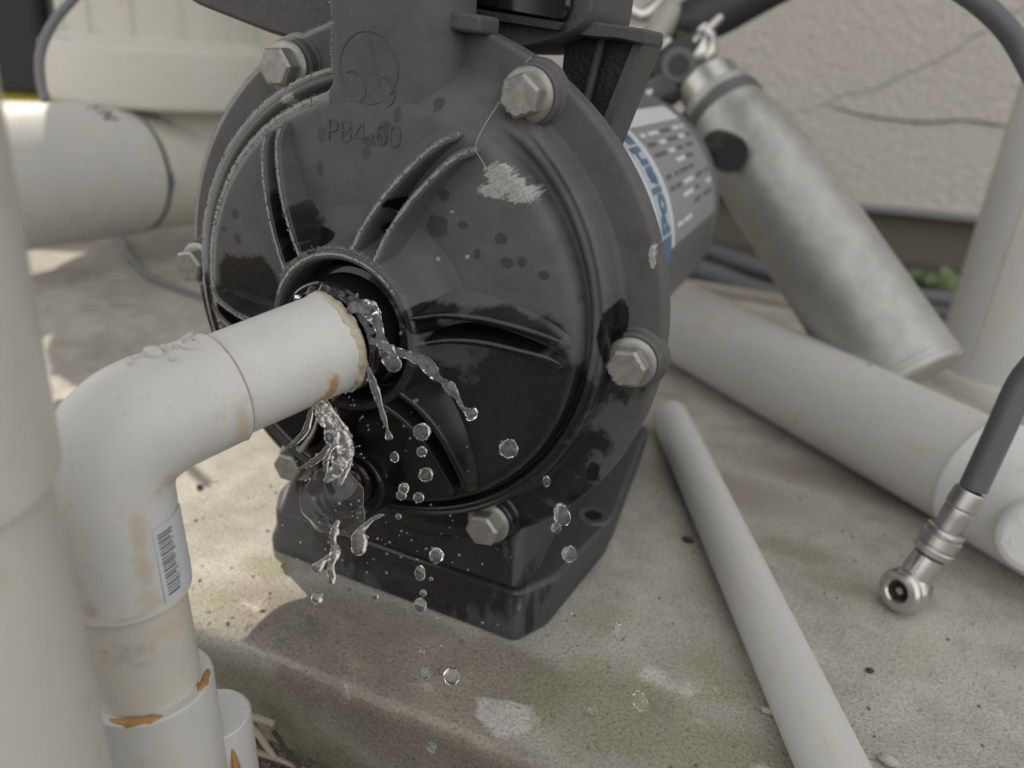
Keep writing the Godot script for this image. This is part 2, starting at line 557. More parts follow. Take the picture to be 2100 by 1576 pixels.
func materials() -> void:
	concrete_maps()
	volute_maps()
	foot_map()
	var W := Color(.70, .685, .655)
	pvc("pvc_plain", 31, Color(.575, .57, .545), [], 512, 512, 0.35)
	pvc("pvc_cream", 41, Color(.58, .56, .50), [[.5, .3, .3, .2, .5, 0]], 512, 512, 0.5)
	pvc("pvc_front", 51, Color(.575, .57, .53), [[.7, .62, .05, .03, .8, 0], [.62, .5, .2, .05, .6, 2], [.6, .25, .03, .03, .6, 0]], 512, 512, 0.7)
	mat("black_plastic", lin(.030, .030, .031), 0.5)
	rough_bump(M.black_plastic, 0.05, 18.0, 0.02)
	mat("dusty_plastic", lin(.088, .087, .084), 0.66)
	rough_bump(M.dusty_plastic, 0.04, 14.0, 0.02)
	mat("wet_black", lin(.010, .010, .011), 0.12)
	mat("foot_plastic", lin(.085, .089, .095), 0.45)
	rough_bump(M.foot_plastic, 0.012, 10.0, 0.05)
	mat("steel", lin(.40, .388, .36), 0.46, 0.65)
	rough_bump(M.steel, 0.02, 22.0, 0.003, 0.82)
	mat("steel_mark", lin(.30, .29, .27), 0.6, 0.4)
	mat("chrome", lin(.60, .585, .56), 0.27, 0.95)
	mat("dull_chrome", lin(.50, .49, .47), 0.34, 0.9)
	mat("silver_barrel", lin(.50, .49, .46), 0.44, 0.55)
	rough_bump(M.silver_barrel, 0.018, 7.0, 0.03, 0.85)
	mat("rubber", lin(.11, .112, .117), 0.42)
	rough_bump(M.rubber, 0.12, 20.0, 0.01)
	mat("brass", lin(.45, .36, .12), 0.3, 0.9)
	mat("lever_grey", lin(.36, .345, .30), 0.5, 0.3)
	mat("handle_black", lin(.028, .028, .03), 0.5)
	mat("grey_hose", lin(.12, .13, .15), 0.5)
	mat("grey_cable", lin(.16, .165, .175), 0.5)
	mat("black", lin(.008, .008, .009), 0.4)
	mat("motor_grey", lin(.115, .118, .122), 0.45, 0.1)
	mat("label_white", lin(.58, .60, .62), 0.5)
	mat("label_grey", lin(.24, .245, .245), 0.5)
	mat("label_blue", lin(.07, .15, .24), 0.5)
	mat("label_pale", lin(.42, .46, .50), 0.5)
	mat("label_dark", lin(.09, .10, .10), 0.5)
	mat("dark_housing", lin(.035, .036, .037), 0.7)
	mat("yellow", lin(.55, .46, .03), 0.6)
	mat("stucco", lin(.60, .56, .50), 0.95)
	rough_bump(M.stucco, 0.05, 3.4, 0.22)
	mat("stucco_crack", lin(.20, .19, .175), 1.0)
	mat("foundation", lin(.15, .135, .11), 0.95)
	mat("soil", lin(.17, .148, .115), 1.0)
	rough_bump(M.soil, 0.03, 6.0, 1.2)
	mat("leaf", lin(.13, .19, .075), 0.6)
	M.leaf.backlight_enabled = true
	M.leaf.backlight = Color(.25, .3, .12)
	mat("twig", lin(.33, .28, .21), 0.9)
	mat("stone_pale", lin(.42, .40, .37), 0.9)
	mat("debris_dark", lin(.05, .045, .04), 0.9)
	mat("grit", lin(.16, .135, .105), 0.95)
	mat("ink", lin(.12, .12, .12), 0.7)
	mat("collar_glue", lin(.46, .41, .31), 0.4)
	mat("dust_lint", lin(.34, .335, .32), 0.9)
	mat("orange_glue", lin(.36, .20, .065), 0.35)
	mat("dirt_seam", lin(.27, .21, .14), 0.8)
	mat("timber", lin(.33, .30, .25), 0.9)
	mat("drain_red", lin(.045, .018, .014), 0.25)
	for e in [["water", 0.02], ["water_foamy", 0.04]]:
		var water := mat(e[0], Color(1, 1, 1, e[1]), 0.0)
		water.transparency = BaseMaterial3D.TRANSPARENCY_ALPHA
		water.refraction_enabled = true
		water.refraction_scale = 0.033
		water.metallic_specular = 0.5

# ------------------------------------------------------------------ the pump
func face_z(r: float) -> float:      # height (mm) of the cover's sloping face
	return 16.3 + (66.0 - r) * 0.095

func cover_mesh() -> ArrayMesh:
	var prof := [[22, 20.4], [30, 19.7], [40, 18.77], [52, 17.63], [62, 16.7], [65.5, 16.3], [67.2, 15.8], [68.4, 14.8], [69.2, 13.2], [69.7, 11], [70.0, 9.0], [70.4, 8.2], [71.0, 8.0], [71.5, 8.4], [71.9, 9.8], [72.4, 11.0], [73.2, 11.5], [73.9, 11.5], [74.3, 10.9], [74.7, 10.7], [75.1, 11.1], [75.6, 11.5], [76.2, 11.2], [76.8, 10.2], [77.1, 8], [77.4, 4], [77.9, 1.6], [78.8, .5], [80.5, 0], [85, 0], [89.6, 0], [90.6, -.25], [91.3, -.9], [91.5, -2], [91.5, -8.2], [90.6, -9.2], [88, -9.5], [60, -9.5]]
	var rows := []
	var uvs := []
	var segs := 540
	for p in prof:
		var row := PackedVector3Array()
		var ur := PackedVector2Array()
		for j in segs + 1:
			var a := TAU * (j % segs) / segs
			var d := rad_to_deg(wrapf(a, -PI, PI))
			var k := 0.0
			if p[0] > 69.0 and p[0] < 80.6:
				k = (0.028 * exp(-pow((d - 52.0) / 34.0, 2)) - 0.012 * exp(-pow((d + 30.0) / 40.0, 2))) * smooth(69.0, 73.0, p[0]) * (1.0 - smooth(79.2, 80.6, p[0]))
			var r: float = p[0] * (1.0 + k)
			var q := Vector3(r * cos(a), r * sin(a), p[1])
			if p[0] > 68.0 and p[0] < 81.0:
				q.z = lerpf(q.z, lerpf(14.6, 0.4, smooth(68.0, 80.5, p[0])), smooth(46.0, 66.0, d) * (1.0 - smooth(92.0, 98.0, d)) if d > 0.0 else 0.0)
			row.append(q * MM)
			ur.append(Vector2((q.x + 120.0) / 240.0, (q.y + 100.0) / 240.0))
		rows.append(row)
		uvs.append(ur)
	return surf(rows, true, Vector3(0, 0, 1), 1, 1, uvs)

func planar(me: ArrayMesh, b := Basis(), at := Vector3.ZERO) -> ArrayMesh:   # the cover's own texture on another piece of the casting
	var arr := me.surface_get_arrays(0)
	var pos: PackedVector3Array = arr[Mesh.ARRAY_VERTEX]
	var uv := PackedVector2Array()
	for p in pos:
		var q := (b * p + at) / MM
		uv.append(Vector2((q.x + 120.0) / 240.0, (q.y + 100.0) / 240.0))
	arr[Mesh.ARRAY_TEX_UV] = uv
	var o := ArrayMesh.new()
	o.add_surface_from_arrays(Mesh.PRIMITIVE_TRIANGLES, arr)
	return o

func rib_mesh(pts: Array, shift: float, web: float) -> ArrayMesh:   # pts: [radius mm, angle deg], from the hub to the tip
	var path := PackedVector3Array()
	for p in pts:
		var a := deg_to_rad(p[1] + shift)
		path.append(Vector3(p[0] * cos(a), p[0] * sin(a), 0))
	path = smooth_path(path, 26)
	var rows := []
	for i in 27:
		var t := (path[mini(i + 1, 26)] - path[maxi(i - 1, 0)]).normalized()
		var s := Vector3(-t.y, t.x, 0)
		var f := i / 26.0
		var r := path[i].length()
		var base := face_z(r) - 1.2
		var top := lerpf(35.6, 18.4, pow(f, 0.92))
		var tip := 1.0
		if f > 0.9:
			tip = sqrt(maxf(0.0, 1.0 - pow((f - 0.9) / 0.1, 2)))
			top = lerpf(base, top, 0.25 + 0.75 * tip)
		var w := lerpf(1.15, 1.45, f) * (0.35 + 0.65 * tip)
		var h := top - base
		var d := 0.035 * h
		var row := PackedVector3Array()
		for q in [[-1.3 - d * 2.0, 0.0], [-1.1 - d, .30], [-1.0 - d * .4, .62], [-.98, .86], [-.80, .95], [-.42, .99], [0, 1.0], [.42, .99], [.80, .95], [.98, .86], [1.0 + d * .4 + web * h * .03, .62], [1.1 + d + web * h * .16, .30], [1.3 + d * 2.0 + web * h * .34, 0.0]]:
			row.append((path[i] + s * q[0] * w + Vector3(0, 0, base + h * q[1])) * MM)
		rows.append(row)
	return planar(surf(rows, false, Vector3(0, 0, 1)))

func neck_mesh() -> ArrayMesh:
	var rows := []
	for i in 41:
		var y := lerpf(54.0, 132.0, i / 40.0)
		var xl := -16.6
		if y < 73.0:
			xl -= 7.0 - sqrt(maxf(0.0, 49.0 - pow(73.0 - maxf(y, 66.0), 2)))
		var row := PackedVector3Array()
		for q in [[xl, -6], [xl, 0], [xl, 8], [xl + .05, 12.4], [xl + .35, 14.2], [xl + 1.2, 15.5], [xl + 2.6, 16.1], [-8, 16.15], [-2, 16.15], [4, 16.1], [9, 15.9], [12.5, 15.0], [15.5, 13.2], [18.0, 10.2], [19.3, 6.5], [19.8, 2.5], [20.0, 0], [20, -6]]:
			var p: Array = q
			row.append(Vector3(p[0], y, p[1]) * MM)
		rows.append(row)
	return planar(surf(rows, false, Vector3(0, 0, 1)))

func hex_bolt(marks: Array) -> Node3D:
	var b := Node3D.new()
	put(b, "flange_washer", lathe([[0, 4.6], [7.6, 4.6], [8.0, 5.0], [8.0, 5.7], [7.4, 6.3], [6.2, 6.7], [0, 6.7]], 48), M.steel, Vector3.ZERO, Basis(Vector3.RIGHT, PI / 2))
	var hexa := []
	for k in 6:
		hexa.append([6.35 * cos(k * PI / 3), 6.35 * sin(k * PI / 3)])
	var pl := round_poly(hexa, 0.5, 3)
	var top := PackedVector2Array()
	for p in pl:
		top.append(p.normalized() * minf(p.length(), 5.55))
	put(b, "hex_head", prism([[6.2, pl], [11.2, pl, 1], [11.9, top], [12.1, inset(top, 0.35)]]), M.steel, Vector3.ZERO, Basis(Vector3.RIGHT, PI / 2))
	var list := []
	for m in marks:
		var n: int = m[0].length()
		for k in n:
			var a: float = deg_to_rad(m[1] + (m[2] * (k - (n - 1) * 0.5)))
			var t := Transform3D(Basis(Vector3.BACK, a - PI / 2), Vector3(3.9 * cos(a), 3.9 * sin(a), 12.1) * MM)
			list.append([letter(m[0][k], 1.75, 0.3), t])
	if list:
		put(b, "head_marking", join(list), M.steel_mark)
	return b

func build_pump() -> void:
	var pump := thing("booster_pump", "black cast booster pump with six bolts on its round cover, leaking at the inlet", "pump")
	var C := Vector3(0, HAX, 0)
	var cover := put(pump, "volute_cover", cover_mesh(), M.cast_black, C)
	put(cover, "discharge_neck", neck_mesh(), M.cast_black)
	put(cover, "neck_tab", slab_block([[-6, -2.5], [6, -2.5], [6, 2.5], [-6, 2.5]], 1.6, -6, 8, 1.0), M.dusty_plastic, Vector3(22, 89.5, 0) * MM, Basis(Vector3.BACK, -0.05) * Basis(Vector3.RIGHT, PI / 2))
	# ribs in pairs round the hub
	var one := [[25.6, 83], [34, 80.5], [44, 76], [54, 71.5], [62, 68], [67, 65]]
	var two := [[25.6, 65], [34, 67.5], [44, 66.5], [54, 64], [61.5, 62], [66.5, 59]]
	var pairs := [[60.0, 0.0], [0.0, 1.0], [-62.0, .5], [-121.0, .4], [-179.0, 0.0], [122.0, 0.0]]
	for p in pairs:
		put(cover, "rib", rib_mesh(one, p[0], p[1]), M.cast_black)
		put(cover, "rib", rib_mesh(two, p[0], 0.0), M.cast_black)
	var RX := Basis(Vector3.RIGHT, PI / 2)
	var hub := lathe([[22.6, 4], [22.4, 20], [22.3, 33.8], [22.7, 35.2], [23.4, 35.9], [24.4, 36.0], [25.3, 35.7], [25.9, 34.8], [26.2, 33.0], [26.8, 29], [27.8, 25.6], [29.4, 22.9], [31.6, 21.0], [34.5, 19.7], [38, 18.6]], 96)
	put(cover, "inlet_hub", planar(hub, RX), M.cast_black, Vector3.ZERO, RX)
	put(cover, "hub_floor", lathe([[0, 5], [23, 5]], 48), M.wet_black, Vector3.ZERO, RX)
	# emblem: circle with a hand and two lobes, and the raised size lettering
	var em := []
	var zc := 16.15
	var arc := func(cx: float, cy: float, r: float, a0: float, a1: float) -> void:
		var p := PackedVector3Array()
		for k in 25:
			var a := deg_to_rad(lerpf(a0, a1, k / 24.0))
			p.append(Vector3(cx + r * cos(a), cy + r * sin(a), 16.1) * MM)
		em.append([tube(p, [0.3], 8, 2), Transform3D()])
	arc.call(-3.2, 75.4, 9.9, -40, 212)
	arc.call(-3.2, 75.4, 9.9, 252, 292)
	arc.call(-8.4, 69.8, 4.4, -62, 118)
	arc.call(1.4, 69.2, 4.4, -128, 88)
	em.append([tube(line_path(Vector3(-3.4, 85.0, zc) * MM, Vector3(0.6, 71, zc) * MM), [0.3], 8, 2), Transform3D()])
	put(cover, "emblem", join(em), M.dusty_plastic)
	var t := letter("PB4-60", 6.0, 0.5)
	put(cover, "raised_lettering", t, M.dusty_plastic, Vector3(-4.6, 57.0, face_z(57.2) + 0.02) * MM, Basis(Vector3.BACK, 0.02) * Basis(Vector3.RIGHT, -0.095))
	# bolt bosses and bolts
	var bolts := [[120, "", "", 5.0], [60, "ABP·C", "F593", 22.0], [0, "ABF", "F593C", 8.0], [-60, "", "", 12.0], [-120, "", "", 0.0], [180, "", "", 14.0]]
	for e in bolts:
		var a: float = deg_to_rad(e[0] - 0.8)
		var at := Vector3(83.5 * cos(a), 83.5 * sin(a), 0) * MM
		var bm := lathe([[10.6, -2], [10.0, .3], [9.2, 1.0], [9.0, 3.8], [8.5, 4.5], [0, 4.6]], 40)
		put(cover, "bolt_boss", planar(bm, RX, at), M.cast_black, at, RX)
		var marks := []
		if e[1]:
			marks = [[e[1], 70.0 if e[1] == "ABP·C" else -12.0, -34.0], [e[2], -95.0 if e[1] == "ABP·C" else 195.0, 34.0 if e[1] == "ABP·C" else -30.0]]
		var b := hex_bolt(marks)
		b.name = "bolt"
		pump.add_child(b, true)
		b.transform = Transform3D(Basis(Vector3.BACK, deg_to_rad(e[3])), C + at)
	# drain boss below the hub
	var dr := lathe([[15.5, 10], [14.6, 19], [14.0, 24], [13.2, 25.2], [12.2, 25.2], [11.4, 24.2], [11.2, 22.4], [9.4, 22.2], [8.8, 24.4], [8.0, 25.0], [6.6, 24.8], [6.2, 21], [0, 20.6]], 64)
	put(cover, "drain_boss", planar(dr, RX, Vector3(-5, -60, 0) * MM), M.wet_black, Vector3(-5, -60, 0) * MM, RX)
	put(cover, "drain_plug", lathe([[0, 23.4], [3.4, 23.4], [4.2, 22.6], [4.4, 20]], 6), M.drain_red, Vector3(-5, -60, 0) * MM, RX)
	# black spigot in the hub that takes the pipe
	put(pump, "inlet_spigot", lathe([[14.9, 30], [15.0, 41.2], [15.6, 42.0], [16.8, 42.0], [17.4, 41.2], [17.6, 36], [17.8, 30.5], [19.6, 29.8], [20.2, 28.8], [20.3, 14], [20, 5]], 64), M.wet_black, C, RX)
	# wet end behind the cover, motor, label
	put(pump, "rear_casing", lathe([[86, -9.7], [87.5, -10.5], [87.5, -17], [84, -19], [79, -24], [76, -38], [68, -46], [60, -47]], 96), M.black_plastic, C, RX)
	var motor := put(pump, "motor", lathe([[60, -45], [66, -47], [67, -50], [67, -236], [65.8, -237.5], [65.8, -240], [67.5, -241.5], [67.5, -252], [64, -262], [50, -270], [0, -273]], 96), M.motor_grey, C, RX)
	put(motor, "through_bolt", tube(line_path(Vector3(52, 272, -40) * MM, Vector3(52, 280, -40) * MM), [4], 6), M.dull_chrome)
	build_label(pump, C)
	# terminal cover over the motor: body, lid seam, lip
	var TB := Basis(Vector3.RIGHT, -PI / 2)
	put(pump, "terminal_cover", slab_block([[-112, 152], [-112, 97], [-102, 90.5], [-66, 82], [-40, 79], [30, 83], [42, 86.5], [52, 92], [52, 152]], 5, 19, 64, 2.2), M.dusty_plastic, C, TB)
	var lid := put(pump, "cover_lid", slab_block([[-2, 150], [-2, 96.5], [30, 93], [44, 91.6], [46, 95], [46, 150]], 2, 14, 19.4, 1.6), M.wet_black, C, TB)
	put(lid, "lid_ledge", slab_block([[-3, 92.6], [44, 89.4], [45, 92.0], [-3, 95.4]], 0.8, 13, 17, .6), M.black_plastic)
	# slotted bracket on the right of the casing
	var br := PackedVector3Array()
	for q in [[52.6, 92], [49.6, 74], [48.0, 60], [49.5, 56.5], [53, 55.5], [56.2, 58], [60.0, 72], [64.5, 92]]:
		br.append(Vector3(q[0], q[1], -31) * MM)
	put(pump, "slotted_bracket", tube(smooth_path(br, 40), [1.5], 10, 1), M.dusty_plastic, C)
	put(pump, "bracket_cap", slab_block([[38, 94], [68, 92], [67.5, 87.5], [60, 88.5], [50, 88.5], [39, 89]], 1.4, 22, 46, 1.0), M.dusty_plastic, C, TB)
	put(pump, "bracket_web", slab_block([[38, 90], [65, 90], [56, 57], [47, 57], [38, 62]], 2, 35, 48, 1.0), M.black_plastic, C, TB)
	put(pump, "bracket_flank", slab_block([[63.5, 90], [67.5, 90], [57, 52], [52.5, 54]], 1.4, 26, 50, 1.0), M.dusty_plastic, C, TB)
	build_foot(pump)
	put(pump, "rear_black_block", slab_block([[-92, 92], [-70, 90], [-70, 79], [-92, 82]], 2, 62, 90, 1), M.black, C, TB)  # black block filling the dark gap behind the flange
	# dust fibres on the upper left rims, also standing in for grazing sunlight
	rng.seed = 41
	var lines := []
	for e in [[69.4, 14.4, 106.0, 204.0, 3400], [76.6, 10.8, 104.0, 200.0, 2200], [91.2, -.6, 100.0, 186.0, 1800], [67.6, 15.6, 108.0, 190.0, 2000], [26.0, 35.0, 60.0, 150.0, 600]]:
		for k in int(e[4]):
			var a := deg_to_rad(lerpf(e[2], e[3], rng.randf()))
			lines.append([Vector3(e[0] * cos(a), e[0] * sin(a), e[1]), Vector3(cos(a), sin(a), .9)])
	for k in 1300:
		lines.append([Vector3(-16.5, rng.randf_range(72, 116), 14.6), Vector3(-1, 0, .7)])
	for p in [[one, 60.0], [two, 60.0], [one, 0.0], [two, 0.0], [one, 122.0], [two, 122.0]]:
		var rp := PackedVector3Array()
		for q in p[0]:
			var a := deg_to_rad(q[1] + p[1])
			rp.append(Vector3(q[0] * cos(a), q[0] * sin(a), 0))
		rp = smooth_path(rp, 40)
		for k in 800:
			var f := rng.randf()
			var c := rp[int(f * 40)].lerp(rp[mini(int(f * 40) + 1, 40)], rng.randf())
			c.z = lerpf(35.6, 18.4, pow(f, 0.92)) - .1
			lines.append([c, Vector3(-.5, .3, .9)])
	var fz := SurfaceTool.new()
	fz.begin(Mesh.PRIMITIVE_TRIANGLES)
	for e in lines:
		var d: Vector3 = (e[1] + Vector3(rng.randfn(), rng.randfn(), rng.randfn()) * .75).normalized()
		var sd := d.cross(Vector3(rng.randfn(), rng.randfn(), rng.randfn())).normalized()
		var at: Vector3 = e[0] + Vector3(rng.randfn(), rng.randfn(), rng.randfn()) * .28
		var l := rng.randf_range(.2, .75)
		var face_n := -(sd * .28).cross(d).normalized()
		fz.set_normal(face_n)
		fz.add_vertex((at - sd * .14) * MM)
		fz.add_vertex((at + sd * .14) * MM)
		fz.add_vertex((at + d * l) * MM)
	var ridges := []  # pale strips along rims and rib tops: dust with highlight painted in
	for e in [[69.0, 15.0, 104.0, 204.0, .95], [76.3, 11.5, 104.0, 200.0, .6], [91.0, -.4, 100.0, 186.0, .5], [24.5, 36.15, 40.0, 160.0, .55]]:
		var rp := PackedVector3Array()
		for k in 160:
			var a := deg_to_rad(lerpf(e[2], e[3], k / 159.0))
			rp.append(Vector3(e[0] * cos(a), e[0] * sin(a), e[1]))
		ridges.append([rp, e[4], Vector3(0, 0, 1)])
	for p in [[one, 60.0], [two, 60.0], [one, 0.0], [two, 0.0], [one, 122.0], [two, 122.0], [one, -179.0], [two, -179.0]]:
		var rp := PackedVector3Array()
		for q in p[0]:
			var a := deg_to_rad(q[1] + p[1])
			rp.append(Vector3(q[0] * cos(a), q[0] * sin(a), 0))
		rp = smooth_path(rp, 80)
		for k in 81:
			rp[k].z = lerpf(35.6, 18.4, pow(k / 80.0, 0.92)) + .06
		ridges.append([rp.slice(2, 74), .6, Vector3(0, 0, 1)])
	var nk := PackedVector3Array()
	for k in 80:
		nk.append(Vector3(-16.2, lerpf(72, 118, k / 79.0), 14.6))
	ridges.append([nk, .5, Vector3(-.7, 0, .7)])
	for e in ridges:
		var rp: PackedVector3Array = e[0]
		var w0 := 0.0
		var l0 := Vector3.ZERO
		var r0 := Vector3.ZERO
		for k in rp.size():
			var tn := (rp[mini(k + 1, rp.size() - 1)] - rp[maxi(k - 1, 0)]).normalized()
			var sd: Vector3 = tn.cross(e[2]).normalized()
			var l1: Vector3 = rp[k] - sd * e[1] * rng.randf_range(.25, 1.0) + e[2] * .08
			var r1: Vector3 = rp[k] + sd * e[1] * rng.randf_range(.25, 1.0) + e[2] * .08
			if k > 0 and rng.randf() < 0.93:
				fz.set_normal(e[2])
				var order := [l0, r0, r1, l0, r1, l1]
				if (r0 - l0).cross(r1 - l0).dot(e[2]) > 0.0:
					order = [l0, r1, r0, l0, l1, r1]
				for v in order:
					fz.add_vertex(v * MM)
			l0 = l1
			r0 = r1
	put(cover, "dust_fuzz_highlight", fz.commit(), M.dust_lint).set_meta("kind", "stuff")
	# a hair and lint on the cover
	put(cover, "stray_hair", tube(smooth_path(v3s([[41.5, 82, 1], [39, 78.5, 4], [37.5, 72, 9], [34.4, 63.5, 14.5], [33.2, 57.5, 17.6], [35.6, 54.4, 18.4], [37.5, 52, 18.6]]), 30), [0.13], 5, 1), M.dust_lint)
	put(cover, "lint", tube(smooth_path(v3s([[-19, 78, 2], [-21, 73, 5], [-23.5, 69, 9]]), 10), [0.10], 5, 1), M.dust_lint)

func build_label(pump: Node3D, C: Vector3) -> void:
	var patch := func(a0: float, a1: float, z0: float, z1: float, r: float) -> ArrayMesh:
		var rows := []
		for i in 25:
			var a := deg_to_rad(lerpf(a0, a1, i / 24.0))
			var row := PackedVector3Array()
			for z in [z0, z0, z1, z1]:
				row.append(Vector3(r * cos(a), r * sin(a), z) * MM)
			row[0] = Vector3((r - .4) * cos(a), (r - .4) * sin(a), z0) * MM
			row[3] = Vector3((r - .4) * cos(a), (r - .4) * sin(a), z1) * MM
			rows.append(row)
		return surf(rows, false, Vector3(1, .5, 0))
	var plate := put(pump, "motor_label", patch.call(6, 64, -236, -94, 67.25), M.label_grey, C)
	put(plate, "label_band", patch.call(6, 64, -128, -97, 67.5), M.label_white)
	put(plate, "label_stripe", patch.call(12, 56, -121, -101, 67.7), M.label_pale)
	put(plate, "stripe_end", patch.call(2, 11.8, -121, -101, 67.7), M.label_blue)
	put(plate, "label_head", patch.call(55, 64.5, -236, -128.5, 67.5), M.label_white)
	var list := []
	var word := "Polaris"
	var widths := [9.0, 9.0, 5.0, 8.5, 6.5, 4.5, 7.5]
	var s := 12.0
	for k in word.length():
		var a: float = deg_to_rad(s + widths[k] * 0.5)
		s += widths[k] * 0.82
		var b := Basis(Vector3.BACK, a) * Basis(Vector3(0, 1, 0), Vector3(0, 0, 1), Vector3(1, 0, 0))
		list.append([letter(word[k], 13.0, 0.5, true), Transform3D(b, Vector3(67.9 * cos(a), 67.9 * sin(a), -111) * MM)])
	put(plate, "label_word", join(list), M.label_blue)
	rng.seed = 77
	for row in 9:
		var z := -136.0
		while z > -226.0:
			var l := rng.randf_range(8, 26)
			if rng.randf() < 0.75:
				put(plate, "print_line", patch.call(12 + row * 4.7, 13.9 + row * 4.7, maxf(z - l, -232.0), z, 67.45), M.label_dark if rng.randf() < 0.6 else M.label_white)
			z -= l + rng.randf_range(3, 9)

func foot_map() -> void:
	var w := 640
	var rect := Rect2(-90, -10, 180, 70)
	var big := noise_bytes(91, 0.012, w, w, 4)
	var mid := noise_bytes(92, 0.05, w, w, 4)
	var fine := noise_bytes(93, 0.4, w, w, 2)
	var wet := blobs([[8, 26, 44, 26, 1.2], [-42, 40, 10, 10, 1.0], [66, 12, 5, 12, .6], [58, 8, 3, 14, .8]], rect, w, w, 4)
	var dirt := blobs([[25, 40, 22, 6, .9], [48, 44, 10, 5, .8], [5, 34, 26, 5, .6], [-20, 36, 12, 6, .5], [53, 14, 1.2, 5, .9]], rect, w, w, 4)
	var L := lut()
	var out := PackedByteArray()
	var rgh := PackedByteArray()
	out.resize(w * w * 3)
	rgh.resize(w * w)
	for y in w:
		for x in w:
			var i := y * w + x
			var m := mid[i] / 255.0
			# runs of water: the noise drawn out downwards
			var run := mid[(y / 7) * w + x] / 255.0
			var we := smooth(0.30, 0.66, wet[i] / 255.0 * 0.85 + (run - 0.5) * 0.45 + (big[i] / 255.0 - 0.5) * 0.25)
			var l := lerpf(0.055 * (0.85 + 0.3 * m), 0.014 + 0.008 * m, we)
			var di := smooth(0.45, 0.7, dirt[i] / 255.0 * 0.7 + (fine[i] / 255.0 - 0.5) * 0.5 + (m - 0.5) * 0.6)
			l = lerpf(l, 0.15, di * 0.75)
			out[i * 3] = L[int(clampf(l * lerpf(.97, 1.1, di), 0, 1) * 1024)]
			out[i * 3 + 1] = L[int(clampf(l * 1.0, 0, 1) * 1024)]
			out[i * 3 + 2] = L[int(clampf(l * lerpf(1.05, .85, di), 0, 1) * 1024)]
			rgh[i] = int(255 * lerpf(lerpf(0.5, 0.16, we), 0.8, di))
	var c := mat("foot_wet", Color.WHITE, 1.0)
	c.albedo_texture = tex(w, w, out)
	c.roughness_texture = tex(w, w, rgh, Image.FORMAT_L8)

func foot_uv(me: ArrayMesh) -> ArrayMesh:
	var arr := me.surface_get_arrays(0)
	var pos: PackedVector3Array = arr[Mesh.ARRAY_VERTEX]
	var uv := PackedVector2Array()
	for p in pos:
		var q := p / MM
		uv.append(Vector2((q.x - q.z * .55 * signf(q.x) + 90.0) / 180.0, (q.y + 10.0) / 70.0))
	arr[Mesh.ARRAY_TEX_UV] = uv
	var o := ArrayMesh.new()
	o.add_surface_from_arrays(Mesh.PRIMITIVE_TRIANGLES, arr)
	return o

func build_foot(pump: Node3D) -> void:
	var low := round_poly([[-59, 3.6], [55.8, 6.6], [63, -8], [69.5, -66], [61, -165], [-64, -165], [-73, -66], [-66, -10]], 3.2)
	var mid := round_poly([[-57, 2.4], [54.6, 4.6], [64, -12], [72, -62], [63, -162], [-66, -162], [-75, -62], [-66, -12]], 3.2)
	var foot := put(pump, "mounting_foot", foot_uv(prism([[0.2, inset(low, .8)], [1.2, low], [6, low], [11, mid], [16, mid], [19.4, mid], [20.6, inset(mid, 1.0)], [21.0, inset(mid, 2.4)]])), M.foot_wet)
	var p0 := round_poly([[-56.5, 2.2], [53.5, 2.2], [56, -14], [46, -150], [-50, -150], [-58, -14]], 4)
	var p1 := round_poly([[-49.5, -2.5], [50.5, -6], [50, -22], [34, -140], [-38, -140], [-48, -22]], 4)
	put(foot, "pedestal", foot_uv(prism([[19, p0], [44, p1], [46, inset(p1, 1.2)], [46.6, inset(p1, 3)]])), M.foot_wet)
	for s in [-1, 1]:
		var at := Vector3(63.0 if s > 0 else -66.0, 0, -60)
		put(foot, "hole_rim", lathe([[0, 20.4], [3.4, 20.5], [4.0, 21.4], [6.8, 21.6], [7.6, 20.9]], 32), M.foot_plastic, at * MM)
		put(foot, "screw_hole", lathe([[0, 21.45], [3.7, 21.5]], 24), M.black, at * MM)
	# caked dirt where the drips land
	rng.seed = 5
	for k in 26:
		var r := rng.randf_range(.5, 1.4)
		var at := Vector3(rng.randf_range(2, 46), rng.randf_range(33, 43), 1.6)
		at.z = 2.2 - (at.y - 19.0) * 0.21
		put(foot, "dirt_grain", blob_mesh(Vector3(r, r * .8, r * .6) * MM, 300 + k, 0.35, 8), M.debris_dark, at * MM)

# An uneven ball
func blob_mesh(radii: Vector3, seed_: int, rough := 0.12, segs := 20) -> ArrayMesh:
	var n := FastNoiseLite.new()
	n.seed = seed_
	n.frequency = 0.9
	n.fractal_octaves = 2
	var rows := []
	for i in segs / 2 + 1:
		var t := PI * i / (segs / 2)
		var row := PackedVector3Array()
		for j in segs + 1:
			var a := TAU * (j % segs) / segs
			var d := Vector3(sin(t) * cos(a), cos(t), sin(t) * sin(a))
			row.append(d * radii * (1.0 + rough * 1.6 * n.get_noise_3dv(d * 1.5)))
		rows.append(row)
	return surf(rows)

